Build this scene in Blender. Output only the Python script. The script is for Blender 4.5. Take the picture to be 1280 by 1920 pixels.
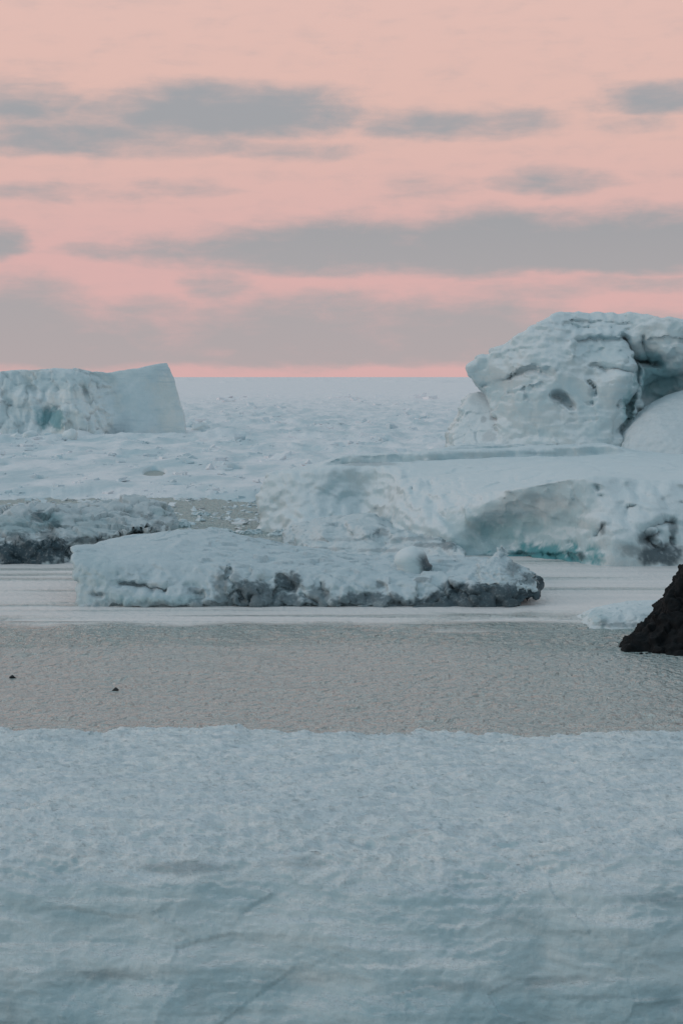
import bpy, math
import numpy as np
from mathutils import Vector

# ------------------------------------------------------------------ scene, camera, sky, sun, exposure
S = bpy.context.scene
for o in list(bpy.data.objects):
    bpy.data.objects.remove(o)
COL = S.collection
F, H, HZ = 3630.0, 15.0, 706.0          # focal length in photo pixels, eye height in metres, horizon row

cam_d = bpy.data.cameras.new("camera")
cam_d.sensor_fit = 'HORIZONTAL'
cam_d.sensor_width = 36.0
cam_d.lens = F * 36.0 / 1280.0
cam_d.shift_y = -(960.0 - HZ) / 1280.0
cam_d.clip_start = 1.0
cam_d.clip_end = 90000.0
cam = bpy.data.objects.new("camera", cam_d)
cam.location = (0, 0, H)
cam.rotation_euler = (math.radians(90), 0, 0)
COL.objects.link(cam)
S.camera = cam

S.view_settings.view_transform = 'Standard'
S.view_settings.look = 'None'
S.view_settings.exposure = 0.0
S.view_settings.gamma = 1.0
S.view_settings.use_curve_mapping = False
S.cycles.max_bounces = 4
S.cycles.diffuse_bounces = 3
S.cycles.glossy_bounces = 3
S.cycles.use_denoising = True

SUN_EL, SUN_AZ = math.radians(16), math.radians(255)   # azimuth from +Y, clockwise: behind the camera, to the left
SUN_DIR = Vector((math.sin(SUN_AZ) * math.cos(SUN_EL), math.cos(SUN_AZ) * math.cos(SUN_EL), math.sin(SUN_EL)))

W = bpy.data.worlds.new("World")
S.world = W
W.use_nodes = True
NT = W.node_tree


def node(nt, kind, **kw):
    n = nt.nodes.new(kind)
    for k, v in kw.items():
        if k == 'inputs':
            for i, x in v.items():
                n.inputs[i].default_value = x
        else:
            setattr(n, k, v)
    return n


def plug(nt, v, sock):
    if isinstance(v, bpy.types.NodeSocket):
        nt.links.new(v, sock)
    else:
        sock.default_value = v


def math_n(nt, op, a, b=None, c=None, clamp=False):
    n = nt.nodes.new('ShaderNodeMath')
    n.operation = op
    n.use_clamp = clamp
    plug(nt, a, n.inputs[0])
    if b is not None:
        plug(nt, b, n.inputs[1])
    if c is not None:
        plug(nt, c, n.inputs[2])
    return n.outputs[0]


def maprange(nt, v, a, b, c=0.0, d=1.0, smooth=True):
    n = nt.nodes.new('ShaderNodeMapRange')
    n.interpolation_type = 'SMOOTHSTEP' if smooth else 'LINEAR'
    plug(nt, v, n.inputs['Value'])
    for k, x in (('From Min', a), ('From Max', b), ('To Min', c), ('To Max', d)):
        plug(nt, x, n.inputs[k])
    return n.outputs['Result']


def mixcol(nt, fac, a, b, mode='MIX'):
    n = nt.nodes.new('ShaderNodeMix')
    n.data_type = 'RGBA'
    n.blend_type = mode
    plug(nt, fac, n.inputs[0])
    plug(nt, a, n.inputs[6])
    plug(nt, b, n.inputs[7])
    return n.outputs[2]


def noise_n(nt, vec, scale, detail=4.0, rough=0.55, dist=0.0):
    n = nt.nodes.new('ShaderNodeTexNoise')
    n.inputs['Scale'].default_value = scale
    n.inputs['Detail'].default_value = detail
    n.inputs['Roughness'].default_value = rough
    n.inputs['Distortion'].default_value = dist
    if vec is not None:
        nt.links.new(vec, n.inputs['Vector'])
    return n.outputs['Fac'], n.outputs['Color']


def ramp(nt, v, stops):
    n = nt.nodes.new('ShaderNodeValToRGB')
    r = n.color_ramp
    while len(r.elements) < len(stops):
        r.elements.new(0.5)
    for e, (p, c) in zip(r.elements, stops):
        e.position = p
        e.color = (c[0], c[1], c[2], 1)
    nt.links.new(v, n.inputs[0])
    return n.outputs[0]


def build_sky(nt):
    nt.nodes.clear()
    out = nt.nodes.new('ShaderNodeOutputWorld')
    bg = nt.nodes.new('ShaderNodeBackground')
    nt.links.new(bg.outputs[0], out.inputs[0])
    tc = nt.nodes.new('ShaderNodeTexCoord')
    sep = nt.nodes.new('ShaderNodeSeparateXYZ')
    nt.links.new(tc.outputs['Generated'], sep.inputs[0])
    x, y, z = sep.outputs
    # clear sky: pink band round the horizon, slate blue overhead (twilight)
    el = math_n(nt, 'ARCSINE', z)
    t = math_n(nt, 'DIVIDE', el, math.pi / 2)
    ahead = ramp(nt, t, [(0.0, (0.665, 0.42, 0.415)), (0.04, (0.675, 0.425, 0.415)), (0.085, (0.72, 0.475, 0.425)),
                         (0.13, (0.74, 0.50, 0.45)), (0.20, (0.66, 0.58, 0.56)), (0.32, (0.52, 0.55, 0.575)), (0.55, (0.325, 0.45, 0.51)), (1.0, (0.235, 0.37, 0.435))])
    behind = ramp(nt, t, [(0.0, (0.40, 0.43, 0.46)), (0.10, (0.42, 0.47, 0.50)), (0.25, (0.35, 0.45, 0.50)), (0.55, (0.28, 0.405, 0.475)), (1.0, (0.235, 0.37, 0.435))])
    glow = maprange(nt, y, 0.75, -0.75)
    grad = mixcol(nt, glow, ahead, behind)
    sky = nt.nodes.new('ShaderNodeTexSky')
    sky.sky_type = 'NISHITA'
    sky.sun_disc = False
    sky.sun_elevation = math.radians(3.0)
    sky.sun_rotation = SUN_AZ
    col = mixcol(nt, 1.0, grad, mixcol(nt, 1.0, sky.outputs[0], (0.008, 0.008, 0.008, 1), 'MULTIPLY'), 'ADD')
    # clouds live in direction space: azimuth and elevation, in radians
    az = math_n(nt, 'ARCTAN2', x, y)
    cv = nt.nodes.new('ShaderNodeCombineXYZ')
    nt.links.new(az, cv.inputs[0])
    nt.links.new(el, cv.inputs[1])
    uv = cv.outputs[0]

    def vm(op, a, b):
        n = nt.nodes.new('ShaderNodeVectorMath')
        n.operation = op
        plug(nt, a, n.inputs[0])
        plug(nt, b, n.inputs[1])
        return n
    stretched = vm('MULTIPLY', uv, (1.0, 2.8, 1.0)).outputs[0]
    _, wcol = noise_n(nt, stretched, 20.0, 5.0, 0.55)
    warp = vm('MULTIPLY', vm('SUBTRACT', wcol, (0.5, 0.5, 0.5)).outputs[0], (0.050, 0.013, 0.0)).outputs[0]
    q = vm('ADD', uv, warp).outputs[0]
    qs = nt.nodes.new('ShaderNodeSeparateXYZ')
    nt.links.new(q, qs.inputs[0])
    billow, _ = noise_n(nt, vm('MULTIPLY', uv, (1.0, 2.2, 1.0)).outputs[0], 42.0, 6.0, 0.58, 0.3)
    wisp, _ = noise_n(nt, vm('MULTIPLY', uv, (1.0, 6.0, 1.0)).outputs[0], 30.0, 6.0, 0.6, 0.2)
    tex = math_n(nt, 'ADD', math_n(nt, 'MULTIPLY', math_n(nt, 'SUBTRACT', billow, 0.5), 1.5), math_n(nt, 'MULTIPLY', math_n(nt, 'SUBTRACT', wisp, 0.5), 0.95))

    def P(px, py):
        return (math.atan((px - 640) / F), math.atan((HZ - py) / F))
    acc = None
    # photo column and row, half length, height above and below the base line, density
    for px, py, rx, rt, rb, k in [
        (420, 222, 290, 66, 34, 1.10), (30, 215, 130, 62, 30, .85), (150, 262, 250, 46, 34, .86), (80, 276, 260, 30, 22, .85), (450, 284, 260, 24, 14, .62), (620, 290, 80, 18, 14, .5),
        (800, 240, 150, 40, 22, .80), (950, 238, 130, 40, 20, .72), (1250, 194, 150, 38, 20, .86), (1210, 236, 110, 20, 14, .45),
        (330, 354, 120, 24, 14, .54), (40, 370, 170, 28, 18, .60), (195, 374, 60, 20, 14, .45), (1030, 346, 120, 40, 18, .74), (800, 358, 110, 36, 20, .44),
        (-10, 466, 70, 46, 26, .95), (240, 474, 170, 18, 14, .62), (340, 472, 110, 40, 20, .78), (640, 476, 330, 66, 30, 1.10), (960, 478, 380, 84, 30, 1.25), (1220, 478, 280, 84, 32, 1.2),
        (410, 540, 80, 38, 24, .70), (20, 620, 200, 96, 60, 1.0), (170, 650, 260, 74, 40, .86), (560, 640, 300, 88, 40, .92), (650, 590, 150, 50, 30, .70), (880, 630, 230, 84, 40, .95), (740, 662, 420, 50, 20, .88),
        (260, 592, 220, 40, 22, .56), (1200, 540, 240, 28, 16, .60), (1000, 548, 200, 26, 14, .5), (90, 668, 380, 40, 18, .98), (560, 670, 420, 28, 16, .85), (1250, 640, 240, 70, 40, .5),
    ]:
        c = P(px, py)
        du = math_n(nt, 'MULTIPLY_ADD', qs.outputs[0], F / (rx * 1.3), -c[0] * F / (rx * 1.3))
        dv = math_n(nt, 'SUBTRACT', qs.outputs[1], c[1])
        dv = math_n(nt, 'MAXIMUM', math_n(nt, 'MULTIPLY', dv, F / (rt * 1.3)), math_n(nt, 'MULTIPLY', dv, -F / (rb * 1.55)))
        r2 = math_n(nt, 'MULTIPLY_ADD', dv, dv, math_n(nt, 'MULTIPLY', du, du))
        m = math_n(nt, 'MULTIPLY', math_n(nt, 'SUBTRACT', 1.0, r2, clamp=True), k * (1.32 if py > 580 else 1.15))
        acc = m if acc is None else math_n(nt, 'SMOOTH_MAX', acc, m, 0.2)
    acc = maprange(nt, math_n(nt, 'ADD', acc, math_n(nt, 'MULTIPLY', tex, 0.62)), 0.06, 1.16)
    # the same kind of broken bank goes on round the rest of the horizon
    gen, _ = noise_n(nt, stretched, 9.0, 6.0, 0.55)
    gen = maprange(nt, gen, 0.50, 0.66)
    side = maprange(nt, math_n(nt, 'ABSOLUTE', az), 0.19, 0.27)
    band = math_n(nt, 'MULTIPLY', maprange(nt, el, 0.0, 0.02), maprange(nt, el, 0.34, 0.18))
    gen = math_n(nt, 'MULTIPLY', math_n(nt, 'MULTIPLY', gen, side), band)
    acc = math_n(nt, 'MAXIMUM', acc, gen)
    acc = math_n(nt, 'MULTIPLY', acc, 0.97, clamp=True)
    cloud = ramp(nt, t, [(0.0, (0.44, 0.385, 0.39)), (0.03, (0.395, 0.38, 0.39)), (0.05, (0.35, 0.358, 0.375)), (0.12, (0.34, 0.362, 0.39)), (0.3, (0.34, 0.37, 0.41))])
    final = mixcol(nt, acc, col, cloud)
    nt.links.new(final, bg.inputs[0])
    bg.inputs[1].default_value = 1.0


build_sky(NT)
W.cycles.sampling_method = 'NONE'

sun_d = bpy.data.lights.new("sun", 'SUN')
sun_d.energy = 0.5
sun_d.angle = math.radians(18)
sun_d.color = (1.0, 0.86, 0.79)
sun = bpy.data.objects.new("sun", sun_d)
sun.rotation_euler = SUN_DIR.to_track_quat('Z', 'Y').to_euler()
sun.location = (-60, -60, 60)
COL.objects.link(sun)


# ------------------------------------------------------------------ numpy tools: noise, solids, meshes
def P(px, py, Y):
    return np.array([(px - 640) / F * Y, Y, H - (py - HZ) / F * Y])


def _hash(ix, iy, iz, seed):
    h = (ix.astype(np.uint32) * np.uint32(374761393)) ^ (iy.astype(np.uint32) * np.uint32(668265263)) ^ (iz.astype(np.uint32) * np.uint32(2147483647 - 57)) ^ np.uint32((seed * 144665 + 1013) & 0xffffffff)
    h = (h ^ (h >> np.uint32(13))) * np.uint32(1274126177)
    h = (h ^ (h >> np.uint32(16))) * np.uint32(2246822519)
    return h ^ (h >> np.uint32(15))


_G = np.array([(1, 1, 0), (-1, 1, 0), (1, -1, 0), (-1, -1, 0), (1, 0, 1), (-1, 0, 1), (1, 0, -1), (-1, 0, -1),
               (0, 1, 1), (0, -1, 1), (0, 1, -1), (0, -1, -1), (1, 1, 0), (0, -1, 1), (-1, 1, 0), (0, -1, -1)], np.float32)


_GX, _GY, _GZ = [np.ascontiguousarray(_G[:, k]) for k in range(3)]


def _axis(i, prime):
    u = (i & 0xffffffff).astype(np.uint32)
    return u * np.uint32(prime), (u + np.uint32(1)) * np.uint32(prime)


def perlin(p, seed=0):
    p = np.asarray(p, np.float32)
    i = np.floor(p)
    f = p - i
    i = i.astype(np.int64)
    w = f * f * f * (f * (f * 6 - 15) + 10)
    hx, hy, hz = _axis(i[:, 0], 374761393), _axis(i[:, 1], 668265263), _axis(i[:, 2], 2147483590)
    fx, fy, fz = np.ascontiguousarray(f[:, 0]), np.ascontiguousarray(f[:, 1]), np.ascontiguousarray(f[:, 2])
    wx, wy, wz = (1 - w[:, 0], w[:, 0]), (1 - w[:, 1], w[:, 1]), (1 - w[:, 2], w[:, 2])
    sd = np.uint32((seed * 144665 + 1013) & 0xffffffff)
    r = np.zeros(len(p), np.float32)
    for dx in (0, 1):
        for dy in (0, 1):
            hxy = hx[dx] ^ hy[dy] ^ sd
            wxy = wx[dx] * wy[dy]
            for dz in (0, 1):
                h = hxy ^ hz[dz]
                h = (h ^ (h >> np.uint32(13))) * np.uint32(1274126177)
                g = ((h ^ (h >> np.uint32(16))) >> np.uint32(5)) & np.uint32(15)
                r += (_GX[g] * (fx - dx) + _GY[g] * (fy - dy) + _GZ[g] * (fz - dz)) * (wxy * wz[dz])
    return r


def fbm(p, seed=0, octaves=4, gain=0.5, ridged=False):
    p = np.asarray(p, np.float32)
    r, a, s = np.zeros(len(p), np.float32), 1.0, 1.0
    for k in range(octaves):
        n = perlin(p * s + 17.3 * k, seed + k)
        r += a * ((0.5 - np.abs(n)) * 2 - 0.6 if ridged else n)
        a *= gain
        s *= 2.03
    return r


def worley(p, seed=0):
    """distance to the nearest feature, to the second nearest, a random number of the nearest cell,
    and a height that tilts each cell like a broken facet"""
    p = np.asarray(p, np.float32)
    i = np.floor(p)
    f = p - i
    i = i.astype(np.int64)
    d1 = np.full(len(p), 9.0, np.float32)
    d2 = d1.copy()
    hid = np.zeros(len(p), np.uint32)
    off = np.zeros((3, len(p)), np.float32)
    for dx in (-1, 0, 1):
        for dy in (-1, 0, 1):
            for dz in (-1, 0, 1):
                h = _hash(i[:, 0] + dx, i[:, 1] + dy, i[:, 2] + dz, seed)
                ox = f[:, 0] - dx - (h & np.uint32(1023)) * np.float32(1 / 1023)
                oy = f[:, 1] - dy - ((h >> np.uint32(10)) & np.uint32(1023)) * np.float32(1 / 1023)
                oz = f[:, 2] - dz - ((h >> np.uint32(20)) & np.uint32(1023)) * np.float32(1 / 1023)
                d = ox * ox + oy * oy + oz * oz
                m = d < d1
                d2 = np.where(m, d1, np.minimum(d2, d))
                d1 = np.where(m, d, d1)
                hid = np.where(m, h, hid)
                off[0] = np.where(m, ox, off[0])
                off[1] = np.where(m, oy, off[1])
                off[2] = np.where(m, oz, off[2])
    cid = ((hid >> np.uint32(5)) & np.uint32(255)) / 255.0
    t = [((hid >> np.uint32(k)) & np.uint32(127)) / 63.5 - 1 for k in (3, 12, 21)]
    tilt = t[0] * off[0] + t[1] * off[1] + t[2] * off[2]
    return np.sqrt(d1), np.sqrt(d2), cid, tilt


def sstep(a, b, x):
    t = np.clip((x - a) / (b - a), 0, 1)
    return t * t * (3 - 2 * t)


def tps(ctrl, qa, qb, smooth=1e-3):
    """thin plate spline through (a, b, value) controls"""
    c = np.asarray(ctrl, float)
    n = len(c)
    s = max(np.ptp(c[:, 0]), np.ptp(c[:, 1]), 1e-6)
    A, B = c[:, 0] / s, c[:, 1] / s

    def U(r2):
        return np.where(r2 > 1e-12, r2 * np.log(r2 + 1e-12), 0)
    K = U((A[:, None] - A) ** 2 + (B[:, None] - B) ** 2) + np.eye(n) * smooth
    Pm = np.stack([np.ones(n), A, B], 1)
    M = np.block([[K, Pm], [Pm.T, np.zeros((3, 3))]])
    w = np.linalg.lstsq(M, np.concatenate([c[:, 2], np.zeros(3)]), rcond=None)[0]
    qa, qb = qa / s, qb / s
    r = w[n] + w[n + 1] * qa + w[n + 2] * qb
    for k in range(n):
        r = r + w[k] * U((qa - A[k]) ** 2 + (qb - B[k]) ** 2)
    return np.clip(r, c[:, 2].min() - 0.08 * np.ptp(c[:, 2]) - .2, c[:, 2].max() + 0.08 * np.ptp(c[:, 2]) + .2)


def poly_sdf(poly, X, Z):
    p = np.asarray(poly, float)
    d = np.full(X.shape, 1e9)
    ins = np.zeros(X.shape, bool)
    n = len(p)
    for k in range(n):
        a, b = p[k], p[(k + 1) % n]
        e = b - a
        t = np.clip(((X - a[0]) * e[0] + (Z - a[1]) * e[1]) / max(e @ e, 1e-9), 0, 1)
        d = np.minimum(d, (X - a[0] - e[0] * t) ** 2 + (Z - a[1] - e[1] * t) ** 2)
        c = (a[1] > Z) != (b[1] > Z)
        xi = a[0] + (Z - a[1]) * e[0] / (e[1] if abs(e[1]) > 1e-9 else 1e-9)
        ins ^= c & (X < xi)
    d = np.sqrt(d)
    return np.where(ins, -d, d)


def line_dist(pts, A, B):
    p = np.asarray(pts, float)
    d = np.full(np.shape(A), 1e9)
    for a, b in zip(p[:-1], p[1:]):
        e = b - a
        t = np.clip(((A - a[0]) * e[0] + (B - a[1]) * e[1]) / max(e @ e, 1e-9), 0, 1)
        d = np.minimum(d, (A - a[0] - e[0] * t) ** 2 + (B - a[1] - e[1] * t) ** 2)
    return np.sqrt(d)


def smax(a, b, k):
    h = np.maximum(k - np.abs(a - b), 0) / k
    return np.maximum(a, b) + h * h * k * 0.25


def surface_nets(D, org, h):
    D[0], D[-1] = 1, 1
    D[:, 0], D[:, -1] = 1, 1
    D[:, :, 0], D[:, :, -1] = 1, 1
    I = D < 0
    s = np.zeros(tuple(np.array(D.shape) - 1), np.int8)
    corners = [(a, b, c) for a in (0, 1) for b in (0, 1) for c in (0, 1)]
    n0, n1, n2 = s.shape
    for a, b, c in corners:
        s += I[a:a + n0, b:b + n1, c:c + n2]
    act = (s > 0) & (s < 8)
    idx = np.argwhere(act)
    vid = np.full(s.shape, -1, np.int64)
    vid[act] = np.arange(len(idx))
    acc = np.zeros((len(idx), 3))
    cnt = np.zeros(len(idx))
    for a, b, c in corners:
        for ax in range(3):
            o = [a, b, c]
            if o[ax]:
                continue
            o2 = list(o)
            o2[ax] = 1
            d0 = D[idx[:, 0] + o[0], idx[:, 1] + o[1], idx[:, 2] + o[2]].astype(float)
            d1 = D[idx[:, 0] + o2[0], idx[:, 1] + o2[1], idx[:, 2] + o2[2]].astype(float)
            m = (d0 < 0) != (d1 < 0)
            t = np.where(m, d0 / np.where(m, d0 - d1, 1), 0)
            p = np.repeat(np.array([o], float), len(idx), 0)
            p[:, ax] = t
            acc[m] += p[m]
            cnt[m] += 1
    V = (idx + acc / cnt[:, None]) * h + org
    Q = []
    for ax in range(3):
        b, c = (ax + 1) % 3, (ax + 2) % 3
        sl0 = [slice(1, -1)] * 3
        sl0[ax] = slice(0, -1)
        sl1 = [slice(1, -1)] * 3
        sl1[ax] = slice(1, None)
        e0, e1 = I[tuple(sl0)], I[tuple(sl1)]
        e = np.argwhere(e0 != e1)
        st = e0[e[:, 0], e[:, 1], e[:, 2]]
        off = np.zeros(3, int)
        off[b] += 1
        off[c] += 1
        e = e + off

        def g(db, dc):
            r = e.copy()
            r[:, b] += db
            r[:, c] += dc
            return vid[r[:, 0], r[:, 1], r[:, 2]]
        q = np.stack([g(-1, -1), g(0, -1), g(0, 0), g(-1, 0)], 1)
        q[~st] = q[~st][:, ::-1]
        Q.append(q)
    return V, np.concatenate(Q)


def normals(V, Q):
    n = np.cross(V[Q[:, 2]] - V[Q[:, 0]], V[Q[:, 3]] - V[Q[:, 1]])
    N = np.zeros_like(V)
    for k in range(4):
        for c in range(3):
            N[:, c] += np.bincount(Q[:, k], n[:, c], len(V))
    return N / np.maximum(np.linalg.norm(N, axis=1, keepdims=True), 1e-12)


def mesh_obj(name, V, Q, mat, parent=None, attrs=None, smooth=True, origin=None):
    V = np.asarray(V, np.float32)
    if origin is None:
        origin = np.array(parent.location, np.float32) if parent else np.zeros(3, np.float32)
    V = V - np.asarray(origin, np.float32)
    Q = np.asarray(Q, np.int32)
    me = bpy.data.meshes.new(name)
    k = Q.shape[1]
    me.vertices.add(len(V))
    me.vertices.foreach_set("co", V.ravel())
    me.loops.add(Q.size)
    me.loops.foreach_set("vertex_index", Q.ravel())
    me.polygons.add(len(Q))
    me.polygons.foreach_set("loop_start", np.arange(0, Q.size, k, dtype=np.int32))
    me.polygons.foreach_set("use_smooth", np.full(len(Q), smooth))
    for an, av in (attrs or {}).items():
        at = me.attributes.new(an, 'FLOAT', 'POINT')
        at.data.foreach_set("value", np.asarray(av, np.float32))
    me.materials.append(mat)
    me.update(calc_edges=True)
    me.validate()
    o = bpy.data.objects.new(name, me)
    COL.objects.link(o)
    if parent:
        o.parent = parent
    else:
        o.location = origin
    return o


def thing(name, label, cat, loc, group=None):
    o = bpy.data.objects.new(name, None)
    o.location = loc
    o.empty_display_size = 0.5
    COL.objects.link(o)
    tag(o, label, cat, group)
    return o


def tag(o, label, cat, group=None):
    o['label'] = label
    o['category'] = cat
    if group:
        o['group'] = group


def pix(V):
    """photo column and row that a point of the place was measured at"""
    return 640 + V[:, 0] / V[:, 1] * F, HZ + (H - V[:, 2]) / V[:, 1] * F


def solid(front, top, outline, Yo, back, h, k=0.5, grooves=(), tgrooves=(), zmin=-0.9, warp=0.0, seed=1, steps=(), scarps=(), taper=0.0):
    """closed block: front(x,z) relief, top(x,y) height field, an end-on outline and a back;
    every control is (photo column, photo row, distance)"""
    ol = np.array([P(a, b, Yo)[[0, 2]] for a, b in outline])
    fc = np.array([P(*c) for c in front])
    x0, x1 = ol[:, 0].min() - 1.2, ol[:, 0].max() + 1.2
    z1 = ol[:, 1].max() + 1.2
    y0 = fc[:, 1].min() - 2.5
    xs = np.arange(x0, x1, h)
    ys = np.arange(y0, back + 1.5, h)
    zs = np.arange(zmin - 2 * h, z1, h)
    X, Z = np.meshgrid(xs, zs, indexing='ij')
    shp = X.shape
    if warp:
        q = np.stack([X.ravel(), Z.ravel(), np.zeros(X.size)], 1)
        Xw = X + warp * fbm(q * 0.9, seed + 50, 3).reshape(shp)
        Zw = Z + warp * fbm(q * 0.9 + 31, seed + 60, 3).reshape(shp)
    else:
        Xw, Zw = X, Z
    d_out = poly_sdf(ol, Xw, Zw)
    yf = tps([(c[0], c[2], c[1]) for c in fc], Xw, Zw)
    for pts, wid, dep in grooves:                       # hollows (+) or ribs (-) across the front
        g = np.array([P(a, b, Yo)[[0, 2]] for a, b in pts])
        wd = wid / F * Yo
        yf = yf + dep * np.exp(-(line_dist(g, Xw, Zw) / wd) ** 2)
    for pts, drop, dep in steps:                        # ledge: overhang along a line, fading downwards
        g = np.array([P(a, b, Yo)[[0, 2]] for a, b in pts])
        zl = np.interp(Xw, g[:, 0], g[:, 1])
        dd = drop / F * Yo
        t = (zl - Zw) / dd
        inx = sstep(g[0, 0] - dd * .4, g[0, 0] + dd * .4, Xw) * (1 - sstep(g[-1, 0] - dd * .4, g[-1, 0] + dd * .4, Xw))
        yf = yf + dep * inx * np.where(t > 0, np.clip(t / 0.12, 0, 1) * np.clip(1 - t, 0, 1), 0)
    XX, YY = np.meshgrid(xs, ys, indexing='ij')
    tc = np.array([P(*c) for c in top])
    zt = tps([(c[0], c[1], c[2]) for c in tc], XX, YY)
    for pts, wid, dep in tgrooves:
        g = np.array([P(*c)[:2] for c in pts])
        zt = zt - dep * np.exp(-(line_dist(g, XX, YY) / wid) ** 2)
    for pts, rise in scarps:                            # low step across the top, facing the viewer
        g = np.array([P(*c)[:2] for c in pts])
        yl = np.interp(XX, g[:, 0], g[:, 1]) + 0.7 * fbm(np.stack([XX.ravel() / 2.5, XX.ravel() * 0, XX.ravel() * 0], 1), seed + 70, 3).reshape(XX.shape)
        inx = sstep(g[0, 0] - .5, g[0, 0] + 3, XX) * (1 - sstep(g[-1, 0] - 3, g[-1, 0] + .5, XX))
        zt = zt + rise * inx * (sstep(0, 0.25, YY - yl) * (1 - 0.8 * sstep(1, 9, YY - yl)) - 0.5 * np.exp(-((YY - yl + .35) / .4) ** 2))
    xs, ys, zs = xs.astype(np.float32), ys.astype(np.float32), zs.astype(np.float32)
    D = smax((yf.astype(np.float32))[:, None, :] - ys[None, :, None], zs[None, None, :] - zt.astype(np.float32)[:, :, None], k)
    D = smax(D, d_out.astype(np.float32)[:, None, :] + np.float32(taper) * np.maximum(ys - Yo, 0)[None, :, None], k * 0.8)
    D = smax(D, (ys - back)[None, :, None], k * 2)
    D = np.maximum(D, (zmin - zs)[None, None, :])
    return surface_nets(D, np.array([x0, y0, zmin - 2 * h]), h)


def rough_up(V, Q, amps, seed=0, snow_soft=0.35, facet=(0, 1), keep=0.25):
    """break a solid's skin: octaves of noise along its normals, crumbled facets on steep faces"""
    N = normals(V, Q)
    up = sstep(0.45, 0.85, N[:, 2])
    soft = 1 - up * (1 - snow_soft)
    d = np.zeros(len(V))
    for amp, scale, kind in amps:
        q = V / scale
        if kind == 'strata':                            # bedding: long in x and y, thin in z
            q = V / (scale * np.array([5, 5, 0.55]))
            d += amp * fbm(q, seed + 3, 3, 0.55) * (1 - up)
        elif kind == 'ridge':
            d += amp * fbm(q, seed + 5, 4, 0.5, True) * soft
        elif kind == 'flute':                           # run-off flutes: long in z
            q = V / (scale * np.array([0.5, 0.5, 3.0]))
            d += amp * fbm(q, seed + 9, 3, 0.55) * (1 - up)
        else:
            d += amp * fbm(q, seed + 7, 4, 0.5) * soft
    if facet[0]:
        q = V / facet[1] * (1, 1, 1.25) + 0.22 * np.stack([fbm(V / facet[1] * 1.5, seed + 11 + k, 2) for k in range(3)], 1)
        d1, d2, cid, tilt = worley(q, seed + 21)
        d += facet[0] * (0.6 * (cid - 0.5) * np.clip((d2 - d1) * 6, 0, 1) + 1.5 * tilt - 0.25 * (1 - np.clip((d2 - d1) * 5, 0, 1))) * (1 - up * (1 - snow_soft) * 1.1)
    V = V + N * d[:, None]
    return V


def blobs(V, spots, seed, wob=0.55, scale=0.9, stretch=(1, 1, 1), rim=(1.15, 0.55)):
    """0..1 patches given as (photo column, row, half width, half height, strength), with ragged rims"""
    px, py = pix(V)
    V = V * stretch
    n = fbm(V / scale, seed, 4, 0.6)
    n2 = fbm(V / (scale * 0.25), seed + 40, 3, 0.6)
    r = np.zeros(len(V))
    for a, b, rx, ry, k in spots:
        e = np.sqrt(((px - a) / rx) ** 2 + ((py - b) / ry) ** 2) + wob * n + wob * 0.55 * n2
        r = np.maximum(r, k * sstep(rim[0], rim[1], e))
    return r


# ------------------------------------------------------------------ materials
def new_mat(name):
    m = bpy.data.materials.new(name)
    m.use_nodes = True
    nt = m.node_tree
    b = nt.nodes['Principled BSDF']
    return m, nt, b


def attr(nt, name):
    n = nt.nodes.new('ShaderNodeAttribute')
    n.attribute_name = name
    return n.outputs['Fac']


def world_pos(nt):
    return nt.nodes.new('ShaderNodeNewGeometry').outputs['Position']


def scaled(nt, vec, s):
    n = nt.nodes.new('ShaderNodeVectorMath')
    n.operation = 'MULTIPLY'
    nt.links.new(vec, n.inputs[0])
    n.inputs[1].default_value = s
    return n.outputs[0]


def bump(nt, h, strength, dist, prev=None):
    n = nt.nodes.new('ShaderNodeBump')
    n.inputs['Strength'].default_value = strength
    n.inputs['Distance'].default_value = dist
    nt.links.new(h, n.inputs['Height'])
    if prev is not None:
        nt.links.new(prev, n.inputs['Normal'])
    return n.outputs[0]


SNOW = (0.78, 0.83, 0.86, 1)
ICE = (0.58, 0.70, 0.735, 1)


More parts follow.
